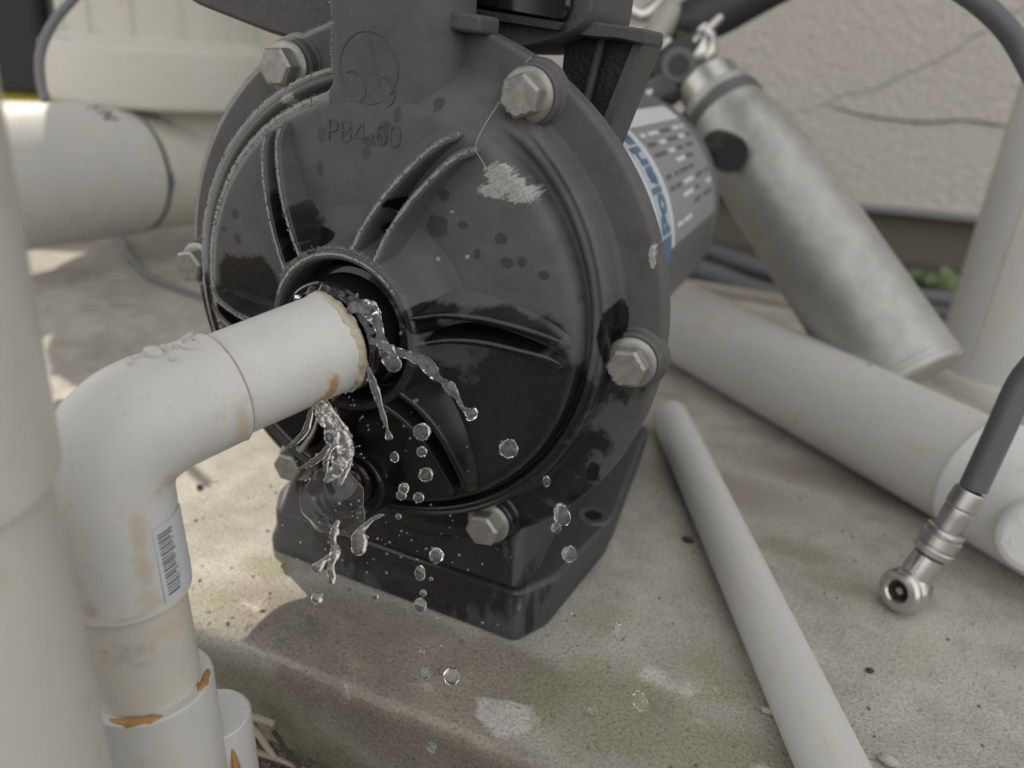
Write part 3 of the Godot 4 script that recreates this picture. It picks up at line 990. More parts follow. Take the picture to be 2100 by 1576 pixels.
# ------------------------------------------------------------------ plumbing at the front
func build_inlet_pipe() -> void:
	var pipe_mat := pvc("pvc_inlet", 61, Color(.62, .612, .585), [[.52, .40, .05, .06, .40, 0], [.48, .345, .035, .035, .6, 0], [.445, .325, .035, .022, .9, 1], [.41, .335, .03, .026, 1.1, 1], [.375, .37, .03, .035, 1.1, 1], [.345, .41, .03, .04, 1.0, 1], [.44, .42, .05, .07, .35, 0], [.42, .78, .08, .025, .8, 0], [.36, .72, .03, .05, .7, 0], [.40, .74, .02, .04, .6, 1], [.5, .80, .2, .012, .7, 0], [.40, .21, .10, .02, .6, 0]], 768, 768, 0.12)
	var elbow_mat := pvc("pvc_elbow", 71, Color(.62, .612, .585), [[.505, .60, .022, .07, .75, 0], [.51, .70, .022, .08, .8, 0], [.515, .79, .03, .05, .8, 0], [.56, .83, .07, .012, .7, 0], [.655, .72, .02, .06, .4, 0], [.655, .79, .022, .022, .95, 0], [.655, .765, .012, .03, .7, 0], [.41, .46, .04, .06, .7, 0], [.44, .50, .02, .03, .6, 0], [.45, .18, .08, .022, .8, 0], [.36, .2, .06, .04, .7, 0], [.52, .24, .05, .03, .25, 0]], 768, 768, 0.15)
	var lower_mat := pvc("pvc_lower", 81, Color(.56, .53, .47), [[.10, .5, .03, .6, 1.0, 0], [.14, .5, .02, .6, 1.0, 1], [.88, .35, .08, .06, .5, 2], [.93, .75, .08, .1, .6, 0], [.8, .3, .1, .04, .6, 0], [.2, .12, .2, .06, .7, 0], [.12, .85, .12, .08, .7, 0], [.2, .6, .06, .2, .5, 2]], 512, 512, 0.9)
	var t := thing("inlet_pipe", "white elbow pipe from the pump inlet down to a coupling, with barcode sticker", "pipe", Vector3(-18.6, -48, 107) * MM)
	var o := -t.position
	var end := v3([1.6, 120.4, 43.2])
	var corner := v3([-19.6, 111.5, 108.5])
	var dir := (corner - end).normalized()
	var joint := end + dir * 0.0367
	var p := put(t, "horizontal_pipe", tube(line_path(end, joint + dir * .012, 12), [15.1, 14.1], 64, 1), pipe_mat, o)
	put(p, "glue_collar", tube(line_path(end - dir * 0.0016, end + dir * 0.0024, 10), [14.6, 15.5, 15.5, 14.9], 96, 0, 0.07, 3, 260.0), M.collar_glue)
	# elbow: socket, bend, socket
	var path := PackedVector3Array()
	path.append(joint)
	path.append(joint + dir * .008)
	var a0 := corner - dir * 0.017
	var down := Vector3(0.035, -1.0, -0.012).normalized()
	var b0 := corner + down * 0.017
	for k in 21:
		var f := k / 20.0
		path.append(a0.lerp(corner, f).lerp(corner.lerp(b0, f), f))
	path.append(b0 + down * .006)
	var foot_end := v3([-18.9, 67.0, 106.4])
	path.append(foot_end + Vector3(0, .004, 0))
	path.append(foot_end)
	var el := put(t, "elbow", tube(path, [15.5, 15.7, 15.9, 16.0, 16.0, 15.9, 15.8, 15.7, 15.6, 15.6, 15.6, 15.6, 15.7], 64, 1), elbow_mat, o)
	put(el, "dirt_seam", tube(line_path(joint - dir * .0006, joint + dir * .0003, 2), [15.0, 15.55, 15.3], 64, 0, 0.02, 8, 600.0), M.dirt_seam)
	# moulded marks on top of the elbow
	var upn := (Vector3.UP - dir * dir.y).normalized()
	var sidev := dir.cross(upn)
	var on := func(along: float, around: float, r: float) -> Vector3:
		return joint + dir * along * MM + (upn * cos(around) + sidev * sin(around)) * r * MM
	put(el, "moulding_nub", blob_mesh(Vector3(2.7, 1.9, 2.1) * MM, 9, 0.1), M.pvc_plain, on.call(14.5, 0.0, 16.0))
	var bar := PackedVector3Array()
	for q in [[1.5, .38], [3, .28], [5, .20], [7.2, .05], [7.6, -.12], [6.4, -.24]]:
		bar.append(on.call(q[0], q[1], 15.8))
	put(el, "moulded_mark", tube(smooth_path(bar, 24), [0.7], 8, 2), M.pvc_plain)
	var ml := []
	var chars := "S40 1"
	for k in 5:
		var c: Vector3 = on.call(11.4 - k * 1.9, -.02, 15.75)
		ml.append([letter(chars[k], 1.9, 0.6), Transform3D(Basis(-dir, sidev, upn), c)])
	put(el, "moulded_lettering", join(ml), M.pvc_plain)
	for q in [[18.5, .1], [20.5, -.02], [11, .16], [12.4, -.3]]:
		put(el, "moulded_mark", blob_mesh(Vector3(.9, .5, .8) * MM, 12, 0.1, 12), M.pvc_plain, on.call(q[0], q[1], 15.9))
	# barcode sticker round the leg, to the right
	var stick := func(a0_: float, a1_: float, y0: float, y1: float, r: float) -> ArrayMesh:
		var rows := []
		for i in 9:
			var yy := lerpf(y0, y1, i / 8.0)
			var c := foot_end.lerp(b0, clampf((yy - 66.5) / 28.0, 0.0, 1.2))
			var row := PackedVector3Array()
			for k in 9:
				var a := deg_to_rad(lerpf(a0_, a1_, k / 8.0))
				row.append(Vector3(c.x + r * MM * cos(a), yy * MM, c.z + r * MM * sin(a)))
			rows.append(row)
		return surf(rows, false, Vector3(1, 0, 0))
	var st := put(el, "sticker", stick.call(8, -42, 69, 92, 15.95), M.label_white)
	rng.seed = 4
	var y := 71.0
	while y < 90.0:
		var hh := rng.randf_range(.25, .7)
		put(st, "barcode_bar", stick.call(4, -9 - rng.randf_range(0, 5), y, y + hh, 16.03), M.ink)
		y += hh + rng.randf_range(.3, .7)
	# lower pipe and coupling
	var lp := put(t, "vertical_pipe", tube(line_path(v3([-18.2, 69, 106.4]), v3([-13.9, 18, 107.0]), 6), [13.4], 64, 1), lower_mat, o)
	var cp := put(t, "coupling", tube(PackedVector3Array([v3([-15.0, 36.2, 106.7]), v3([-14.95, 35.4, 106.7]), v3([-10.6, -40, 107.4]), v3([-10, -50, 107.5])]), [15.8, 16.3, 16.3, 16.3], 64, 1), M.pvc_plain, o)
	for e in [[46, 100, 36.3], [-30, 12, 36.3]]:
		var g := PackedVector3Array()
		for k in 9:
			var a := deg_to_rad(lerpf(e[0], e[1], k / 8.0) - 15.0)
			g.append(Vector3(-15.0 + 14.6 * cos(a), e[2], 106.7 + 14.6 * sin(a)) * MM)
		put(cp, "glue_bead", tube(g, [0.5, 1.6, 1.2, 1.7, .9, 0.4], 12, 2, 0.35, 3, 400.0), M.orange_glue)
	# a piece of white tape hanging below the joint
	put(p, "tape_end", tube(smooth_path(v3s([[4.5, 105.6, 52], [4.2, 103.6, 52.6], [3.4, 101.8, 53]]), 8), [1.0, 1.1, .8], 10, 2), M.pvc_cream)

func build_other_pipes() -> void:
	var t := thing("foreground_pipe", "blurred large white vertical pipe at the left edge, with a joint halfway", "pipe", Vector3(-5, -48, 165) * MM)
	var pos := Vector3(-5, 0, 165) * MM
	put(t, "pipe_socket", tube(PackedVector3Array([pos + Vector3(0, .1305, 0), pos + Vector3(0, .132, 0), pos + Vector3(0, .26, 0), pos + Vector3(0, .42, 0)]), [28.9, 30.0, 30.2, 30.2], 72, 1), M.pvc_front, -t.position)
	put(t, "pipe_length", tube(line_path(pos + Vector3(0.0, .14, 0), pos + Vector3(.0035, -.05, -.001), 4), [27.6, 28.6], 72, 1), M.pvc_front, -t.position)
	for q in [[[14, 60, 190], 3.0], [[6, 10, 193], 3.4]]:
		put(t, "scuff", blob_mesh(Vector3(2.2, 3.4, .4) * MM, 7, 0.3, 12), M.label_grey, v3(q[0]) - t.position)
	# small coupling behind, at the slab
	t = thing("stub_coupling", "short white pipe stub standing behind the coupling, against the slab face", "pipe stub", Vector3(2, -48, 88) * MM)
	put(t, "stub_pipe", tube(PackedVector3Array([v3([-11, 10.5, 90]), v3([-11, 9.8, 90]), v3([-8, -50, 90])]), [10.2, 11.2, 11.4], 40, 1), M.pvc_plain, -t.position)
	put(t, "glue_bead", tube(smooth_path(v3s([[-.6, 5, 94], [.8, -2, 94.5], [.4, -8, 95.6]]), 10), [.5, 1.4, .5], 10, 2, .1), M.orange_glue, -t.position)
	# loose thin pipe on the slab
	var lp := thing("loose_pipe", "thin white pipe lying loose on the slab, to the right of the pump foot", "pipe", v3([64.5, 0, -216]))
	put(lp, "pipe_wall", tube(PackedVector3Array([v3([67.0, 10.7, -203]), v3([66.5, 10.7, -204.2]), v3([67.2, 10.7, -202.6]), v3([122, 10.7, -79]), v3([167, 10.7, 22.5]), v3([211, 10.7, 122])]), [9.0, 10.2, 10.66, 10.66, 10.66, 10.66], 48, 2), M.pvc_plain, -lp.position)
	# large pipe from behind the pump to the right
	var bp := thing("large_pipe", "large white pipe lying from behind the pump to the white fitting at right", "pipe", v3([150, 0, -210]))
	put(bp, "pipe_wall", tube(line_path(v3([40, 28.6, -336.4]), v3([262, 28.6, -147]), 8), [29.0], 64, 1), M.pvc_plain, -bp.position)
	put(bp, "ink_mark", tube(smooth_path(v3s([[165, 57.0, -232], [167, 57.3, -230.6], [169, 57.2, -229]]), 6), [.5, .9, .3], 8, 2), M.label_blue, -bp.position)
	var cp := put(bp, "socket", tube(PackedVector3Array([v3([224, 28.6, -179.4]), v3([224.4, 28.6, -179.0]), v3([300, 28.6, -114.5])]), [29.4, 31.0, 31.0], 64, 1), M.pvc_white, -bp.position)
	var cap := put(bp, "end_cap", tube(PackedVector3Array([v3([237.0, 31, -117.0]), v3([237.3, 31, -117.8]), v3([238, 31, -119.8]), v3([239.2, 30.7, -123]), v3([253, 29, -160])]), [11, 13.8, 15.4, 16.0, 16.2], 48, 1), M.pvc_white, -bp.position)
	var cl := []
	var cdir := (v3([237, 31, -117]) - v3([253, 29, -160])).normalized()
	var bx := Vector3.UP.cross(cdir).normalized()
	for k in 4:
		var a := deg_to_rad(200.0 - k * 34.0)
		var b := Basis(bx, cdir.cross(bx), cdir)
		cl.append([letter("2 IN"[k], 4.2, 0.8), Transform3D(b * Basis(Vector3.BACK, a - PI / 2), v3([236.9, 31, -116.9]) + b * Vector3(9.4 * cos(a), 9.4 * sin(a), 0) * MM)])
	put(cap, "raised_lettering", join(cl), M.pvc_white)
	# upright pipe at the right
	var up := thing("upright_pipe", "large white upright pipe at the right edge, in front of the stucco wall", "pipe", v3([270, 0, -420]))
	put(up, "pipe_wall", tube(PackedVector3Array([Vector3(0, .012, 0), Vector3(0, .3, 0), Vector3(0, .75, 0)]), [44.5], 72, 1), M.pvc_plain)
	put(up, "base_socket", tube(PackedVector3Array([Vector3(0, 0, 0), Vector3(0, .010, 0), Vector3(0, .012, 0)]), [49, 49, 46], 72, 1), M.pvc_cream)
	put(up, "cream_streak", tube(line_path(Vector3(-.026, .02, .0362), Vector3(-.026, .24, .0362), 4), [.5, 1.0, .5], 6, 2), M.pvc_cream)  # thin cream line up the pipe

func build_filter() -> void:
	# large pipe, tee and ribbed canister behind the pump, to the left
	var t := thing("pipe_tee", "cream pipe tee with a white pipe pushed into it, below the ribbed canister", "pipe fitting", v3([-462, 0, -373]))
	var o := -t.position
	put(t, "white_pipe", tube(PackedVector3Array([v3([-464, 85, -152]), v3([-463.5, 83.5, -208]), v3([-462, 79, -296]), v3([-462, 79, -298.5])]), [56.4, 56.4, 56.4, 54], 72, 1), M.pvc_plain, o)
	put(t, "joint_shadow_gap", tube(line_path(v3([-462, 79, -298.2]), v3([-462, 79, -302.5]), 2), [56.2, 56.0, 54.4], 72, 0), M.debris_dark, o)
	put(t, "primer_mark", tube(smooth_path(v3s([[-406.2, 84, -301.6], [-406.5, 74, -301.4], [-409.5, 64, -301]]), 8), [.8, 2.1, .7], 8, 2), M.label_blue, o)
	put(t, "tee_body", tube(line_path(v3([-462, 79, -300]), v3([-456, 70, -497]), 6), [54, 55.3, 56.5], 72, 1), M.pvc_cream, o)
	put(t, "tee_branch", tube(line_path(v3([-478, 82, -380]), v3([-482, 134, -381]), 4), [65, 73], 64, 0), M.pvc_cream, o)
	var lw := []
	for k in 2:
		var a := deg_to_rad(60.0 + k * 14.0)
		var b := Basis(Vector3(-sin(a), cos(a), 0), Vector3(0, 0, -1), Vector3(cos(a), sin(a), 0))
		b = Basis(Vector3(sin(a), -cos(a), 0), Vector3(0, 0, 1), Vector3(-cos(a), -sin(a), 0)) * Basis(Vector3.UP, PI)
		lw.append([letter("NS"[k], 13.0, 0.3), Transform3D(b, v3([-462.5, 81, -268]) + Vector3(cos(a), sin(a), 0) * 56.6 * MM)])
	put(t, "printed_letters", join(lw), M.label_dark, o)
	var c := thing("canister", "cream ribbed filter canister with a broad collar, behind the pump at the upper left", "canister", v3([-482, 0, -381]))
	put(c, "collar", lathe([[75, 131], [99, 132.5], [102.5, 135], [104, 140], [103, 179], [101, 183], [96, 185], [91, 186.5], [87, 190], [85, 191]], 96), M.pvc_cream)
	put(c, "body", lathe([[85, 186], [85, 370], [78, 388], [0, 394]], 96), M.pvc_cream)
	for k in 14:
		var a := TAU * (k + .35) / 14.0
		put(c, "body_rib", slab_block([[-1.7, -2.1], [1.7, -2.1], [1.2, 1.6], [-1.2, 1.6]], .5, 190, 376, .6), M.pvc_cream, Vector3(85.3 * cos(a), 0, 85.3 * sin(a)) * MM, Basis(Vector3.UP, PI / 2 - a))
	# cable
	var cb := thing("grey_cable", "thin grey cable curving past the canister collar and along the slab to the pump", "cable", v3([-345, 0, -180]))
	put(cb, "cable_run", tube(smooth_path(v3s([[-300, 300, -205], [-320, 245, -192], [-337.5, 213, -168], [-347, 197, -158], [-351, 180, -150], [-349.5, 163, -146], [-345, 152, -144]]), 40), [2.9], 16, 1), M.grey_cable, -cb.position)
	put(cb, "cable_tail", tube(smooth_path(v3s([[-900, 2.6, -480], [-700, 2.6, -420], [-526, 2.6, -338], [-470, 2.6, -302], [-406, 2.6, -262], [-370, 2.6, -248], [-332, 2.6, -241.6], [-250, 2.6, -225], [-150, 2.6, -215]]), 60), [2.4], 12, 1), M.grey_cable, -cb.position)
	# dark housing with yellow strip, far left
	var h := thing("dark_housing", "dark grey housing with a yellow block at its foot, blurred at the upper left", "equipment box", v3([-1180, -48, -780]))
	put(h, "housing_panel", slab_block([[-190, -90], [58, -90], [58, 90], [-190, 90]], 12, 128, 900, 6), M.dark_housing, Vector3.ZERO, Basis(Vector3.UP, 0.45))
	put(h, "housing_edge_blocker", slab_block([[62, -90], [240, -90], [240, 60], [62, 60]], 6, 0, 900, 4), M.motor_grey, Vector3.ZERO, Basis(Vector3.UP, 0.45))  # block widened, housing raised beyond view, to shade the ground under the pipe
	put(h, "yellow_block", slab_block([[-170, -60], [70, -60], [70, 70], [-170, 70]], 8, 0, 126, 4), M.yellow, Vector3.ZERO, Basis(Vector3.UP, 0.45))

func build_right_tools() -> void:
	var t := thing("barrel_tool", "silver metal barrel leaning behind the motor, black knob and chrome fittings on top", "tool", v3([181, 0, -262]))
	var o := -t.position
	var top := v3([52, 172, -352])
	var low := v3([188, 45, -268])
	var d := (low - top).normalized()
	var ang := Basis(Quaternion(Vector3.UP, -d))
	put(t, "barrel", lathe([[0, -8], [31.6, -8], [33.2, -6.6], [33.6, -2], [33.6, 0], [33.4, 140], [32.4, 165], [30, 185], [27.4, 198], [25.6, 205], [25, 224], [0, 224]], 64), M.silver_barrel, o + low, ang)
	put(t, "barrel_cap_rim", lathe([[33.6, -3], [34.0, -2.5], [34.0, .5], [33.6, 1]], 64), M.silver_barrel, o + low, ang)
	put(t, "side_knob", tube(PackedVector3Array([v3([50, 156, -320]), v3([54, 155.5, -312]), v3([62, 154.5, -297]), v3([64, 154.3, -294])]), [11.0, 11.6, 11.6, 10.4], 32, 1), M.black, o)
	# head: collar band, black block with a bored port, chrome nuts, lever and bracket
	put(t, "collar_band", tube(smooth_path(v3s([[20, 166, -352], [34, 178, -352], [50, 190, -366]]), 10), [7, 8, 6], 20, 2), M.black, o)
	put(t, "threaded_ring", lathe([[25, 209], [26.4, 209.4], [26.6, 211], [26, 212], [26.6, 213], [26.6, 216], [26, 217.5], [24, 218]], 48), M.motor_grey, o + low, ang)
	put(t, "cap_nut", lathe([[20, 224], [21.6, 225], [21.6, 240], [20, 242], [12, 246], [0, 246]], 8), M.dull_chrome, o + low, ang)
	var hb0 := Basis(Vector3.BACK, 0.75) * Basis(Vector3.UP, 0.35)
	var hc := v3([2, 199, -386])
	var head := put(t, "head_block", slab_block([[-19, -13], [19, -13], [19, 13], [-19, 13]], 4, -18, 18, 3), M.black_plastic, o + hc, hb0)
	put(head, "head_port", tube(line_path(Vector3(0, 0, .010), Vector3(0, 0, .018), 2), [13, 12], 28, 1), M.rubber)
	put(head, "port_bore", tube(line_path(Vector3(0, 0, .0175), Vector3(0, 0, .0186), 1), [7.5], 24, 1), M.black)
	var hexn := lathe([[0, 0], [8, 0], [9, 1], [9, 11], [8, 12], [0, 12]], 6)
	put(t, "hex_nut", hexn, M.chrome, o + v3([-6, 228, -399]), Basis(Vector3(0.3, 0.2, 1).normalized(), 0.7))
	put(t, "hex_nut", hexn, M.chrome, o + v3([8, 216, -398]), Basis(Vector3(1, 0.2, .4).normalized(), 0.9))
	put(t, "hex_nut", hexn, M.dull_chrome, o + v3([-12, 208, -384]), Basis(Vector3(1, 0.2, .4).normalized(), -0.6))
	put(t, "chrome_elbow", tube(smooth_path(v3s([[2, 232, -400], [14, 228, -398], [20, 214, -394], [16, 204, -390]]), 20), [7.5, 8.2, 8.2, 6.0], 24, 2), M.chrome, o)
	put(t, "brass_plug", tube(line_path(v3([0, 224, -394]), v3([3, 219, -388]), 2), [5, 4.4], 16, 2), M.brass, o)
	put(t, "bleed_screw", tube(line_path(v3([17, 190, -386]), v3([25, 202, -388]), 2), [2.6, 3.0], 12, 2), M.black, o)
	put(t, "air_nipple", tube(smooth_path(v3s([[20, 182, -380], [30, 188, -378], [40, 193, -376]]), 8), [8.5, 9.5, 6.5], 24, 2), M.chrome, o)
	put(t, "lever", tube(smooth_path(v3s([[-26, 190, -372], [-20, 212, -382], [-12, 236, -394]]), 16), [6.5, 9.5, 11.0], 20, 2), M.lever_grey, o)
	put(t, "lever_strut", tube(smooth_path(v3s([[-52, 246, -386], [-40, 238, -386], [-30, 234, -388], [-20, 243, -396]]), 20), [5.0], 14, 2), M.chrome, o)
	put(t, "lever_strut", tube(line_path(v3([-44, 225, -384]), v3([-28, 222, -384]), 3), [4.4], 14, 2), M.chrome, o)
	put(t, "clamp_ring", lathe([[13, -4], [16, -4], [17, -2], [17, 2], [16, 4], [13, 4], [12, 0], [13, -4]], 32), M.chrome, o + v3([10, 212, -390]), Basis(Vector3(.5, .3, 1).normalized(), 1.1))
	put(t, "guide_bar", tube(line_path(v3([-22, 176, -366]), v3([24, 236, -398]), 3), [4.0], 14, 2), M.dull_chrome, o)
	put(t, "wing_tab", slab_block([[-4, -12], [4, -12], [6, 12], [-6, 12]], 2, -1.5, 1.5, .7), M.chrome, o + v3([-14, 238, -396]), Basis(Vector3(1, .2, .3).normalized(), 1.0))
	put(t, "pivot_pin", tube(line_path(v3([-28, 200, -374]), v3([-20, 199, -368]), 2), [4.5], 16, 2), M.chrome, o)
	put(t, "link_rod", tube(line_path(v3([-16, 176, -366]), v3([4, 210, -382]), 3), [3.4], 14, 2), M.chrome, o)
	put(t, "trigger", slab_block([[-24, -9], [24, -9], [20, 9], [-20, 9]], 4, -8, 8, 2), M.motor_grey, o + v3([-12, 184, -376]), Basis(Vector3.BACK, 0.5))
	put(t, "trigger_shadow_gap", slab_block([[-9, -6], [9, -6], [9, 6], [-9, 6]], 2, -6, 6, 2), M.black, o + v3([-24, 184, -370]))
	put(t, "handle", tube(smooth_path(v3s([[4, 232, -404], [24, 244, -414], [52, 264, -428], [150, 326, -470]]), 16), [17, 17.5, 18, 18], 32, 2), M.handle_black, o)
	# air hose with chuck
	var h := thing("air_hose", "dark grey air hose ending in a chrome chuck resting on the slab", "hose", v3([194, 0, -88]))
	o = -h.position
	put(h, "hose_line", tube(smooth_path(v3s([[120, 262, -220], [148, 249, -208], [166.5, 239.3, -201.8], [181, 229.3, -202.0], [193.5, 216, -200.5], [214, 186, -182], [224, 150, -140], [216.5, 118, -113], [211.0, 101, -109], [208.2, 80.5, -104], [205.3, 57.5, -99.6]]), 90), [4.6, 4.7, 4.8, 5.1, 5.3, 5.3, 5.3], 24, 1), M.rubber, o)
	var tip := v3([193.0, 9.5, -90.0])
	var hd := (v3([205.3, 57.5, -99.6]) - tip).normalized()
	var hb := Basis(Quaternion(Vector3.UP, hd))
	put(h, "crimp_ferrule", lathe([[4, 49.5], [6.0, 49.4], [6.3, 48.6], [6.3, 42], [5.7, 41], [5.9, 40], [5.7, 39], [5.9, 38], [5.6, 37], [5.4, 31], [6.4, 30.6]], 40), M.dull_chrome, o + tip, hb)
	put(h, "swivel_collar", lathe([[6.4, 31], [7.4, 30.6], [7.6, 29.4], [6.9, 28.8], [6.9, 28.2], [7.9, 27.6], [8.0, 23.6], [7.4, 23.0], [7.4, 22.2], [8.0, 21.6], [7.8, 19.4], [6.8, 18.6], [4.8, 18], [5.0, 13]], 48), M.dull_chrome, o + tip, hb)
	put(h, "neck_hex", lathe([[5.2, 18], [6.6, 17.6], [6.9, 9], [6.4, 4]], 8), M.chrome, o + tip, hb)
	var bd := Vector3(-0.64, 0.10, 0.76).normalized()
	var bb := Basis(Quaternion(Vector3.UP, bd))
	var ball := put(h, "ball_chuck", lathe([[0, -8.6], [4, -8.2], [6.9, -6.4], [8.6, -3.6], [9.3, -0.4], [9.4, 1.6], [9.0, 3.8], [9.3, 4.4], [9.2, 6.0], [8.2, 7.2], [6.4, 7.8], [5.2, 7.7], [4.5, 6.9], [4.3, 1.0], [0, .8]], 48), M.chrome, o + tip + Vector3(0, .0006, 0), bb)
	put(ball, "chuck_pin", lathe([[0, 6.0], [1.5, 5.8], [1.9, 1]], 16), M.dull_chrome)
	put(ball, "chuck_bore", lathe([[0, 1.2], [4.2, 1.3]], 24), M.black)

func build_background() -> void:
	# hoses and a board beyond the slab
	var list := [["grey hose lying beyond the slab, nearest of the hoses behind the motor", [[-40, -2, -640], [17.6, 0, -612], [80, 0, -566], [126, 0, -540], [190, 0, -530], [300, 2, -560]], 11.0],
		["dark grey hose lying beyond the slab, farther of the hoses behind the motor", [[-60, -6, -800], [5, -6, -748], [63, -6, -702], [130, -6, -680], [211, -6, -692], [290, -6, -694], [400, -6, -690]], 10.0],
		["short pale grey hose beside the base of the upright pipe", [[150, -4, -608], [204, -4, -622], [257, -4, -620], [330, -4, -600]], 8.0]]
	for e in list:
		var h := put(self, "ground_hose", tube(smooth_path(v3s(e[1]), 40), [e[2]], 20, 1), M.grey_hose if e[2] != 8.0 else M.motor_grey)
		tag(h, e[0], "hose", "hoses lying beyond the slab")
	var bd := put(self, "timber_strip", slab_block([[-120, -541], [240, -546], [240, -534], [-120, -527]], 2, 0.5, 9, 1.5), M.timber)
	tag(bd, "thin pale timber strip along the rear edge of the slab", "timber")
	# weeds below the wall
	rng.seed = 31
	var spots := [[222, -716, "low leafy weed growing under the wall, left of the upright pipe"], [246, -724, "low leafy weed growing under the wall, close to the upright pipe"], [270, -735, "leafy weed growing under the wall, partly hidden by the upright pipe"]]
	for s in spots:
		var w := thing("weed", s[2], "weed", Vector3(s[0], -8, s[1]) * MM, "weeds under the wall")
		for k in 16:
			var a := rng.randf() * TAU
			var l := rng.randf_range(22, 52)
			var rise := rng.randf_range(.6, 2.0)
			var d := Vector3(cos(a), rise, sin(a)).normalized()
			var sd := d.cross(Vector3.UP).normalized()
			var rows := []
			for i in 6:
				var f := i / 5.0
				var c := d * l * f * MM + Vector3(0, -f * f * l * .35 * MM, 0)
				var hw := (0.3 + 4.6 * sin(PI * minf(f * .92 + .06, 1.0))) * MM * l / 26.0
				rows.append(PackedVector3Array([c - sd * hw, c + Vector3(0, -hw * .3, 0), c + sd * hw]))
			put(w, "leaf", surf(rows, false, Vector3.UP), M.leaf)
	var g := thing("grass_stalk", "single tall grass stalk standing against the stucco wall", "grass stalk", v3([292, -20, -820]))
	put(g, "stalk", tube(smooth_path(v3s([[0, 0, 0], [6, 40, 2], [14, 80, 2], [17, 130, 0]]), 16), [1.4, 1.1, .6], 8, 2), M.leaf)
	put(g, "blade", tube(smooth_path(v3s([[8, 46, 2], [14, 66, 4], [15, 90, 4]]), 10), [.8, 1.6, .2], 6, 2), M.leaf)
	# stucco wall with its dark foundation
	var yaw := 0.216
	var w := thing("stucco_wall", "pale stucco house wall with branching hairline cracks, behind the pump", "wall", v3([160, 0, -860]))
	w.rotation.y = yaw
	put(w, "stucco_face", slab_block([[-880, -160], [2400, -160], [2400, 0], [-880, 0]], 6, 58, 2900, 4), M.stucco)
	put(w, "drip_edge", slab_block([[-880, -20], [2400, -20], [2400, 3], [-880, 3]], 2, 52, 62, 2), M.label_grey)
	put(w, "foundation", slab_block([[-870, -160], [2390, -160], [2390, -30], [-870, -30]], 4, -60, 60, 2), M.foundation)
	var cracks := [[[-72, 172], [-51, 168], [-13, 163], [43, 162], [80, 167], [107, 168], [137, 166], [220, 170]], [[-120, 153], [-98, 161], [-72, 172], [-47, 187], [-16, 195], [13, 214], [50, 235], [75, 258], [101, 277], [160, 330]]]
	for k in 2:
		var p := PackedVector3Array()
		for q in cracks[k]:
			p.append(Vector3(q[0], q[1], .1) * MM)
		put(w, "crack", tube(smooth_path(p, 60), [0.5, 1.7, 2.2, 1.8, 2.0, 1.2] if k == 0 else [.3, .7, .9, .8, .6], 6, 2, 0.5, 3 + k, 120.0), M.stucco_crack)

# ------------------------------------------------------------------ water
func stream(called: String, label: String, pts: Array, radii: Array, wob: float, seed_: int) -> void:
	var p := smooth_path(v3s(pts), pts.size() * 9)
	var o := put(self, called, tube(p, radii, 28, 2, wob, seed_, 380.0), M.water_foamy)
	tag(o, label, "water jet", "jets of water leaking from the pump inlet")

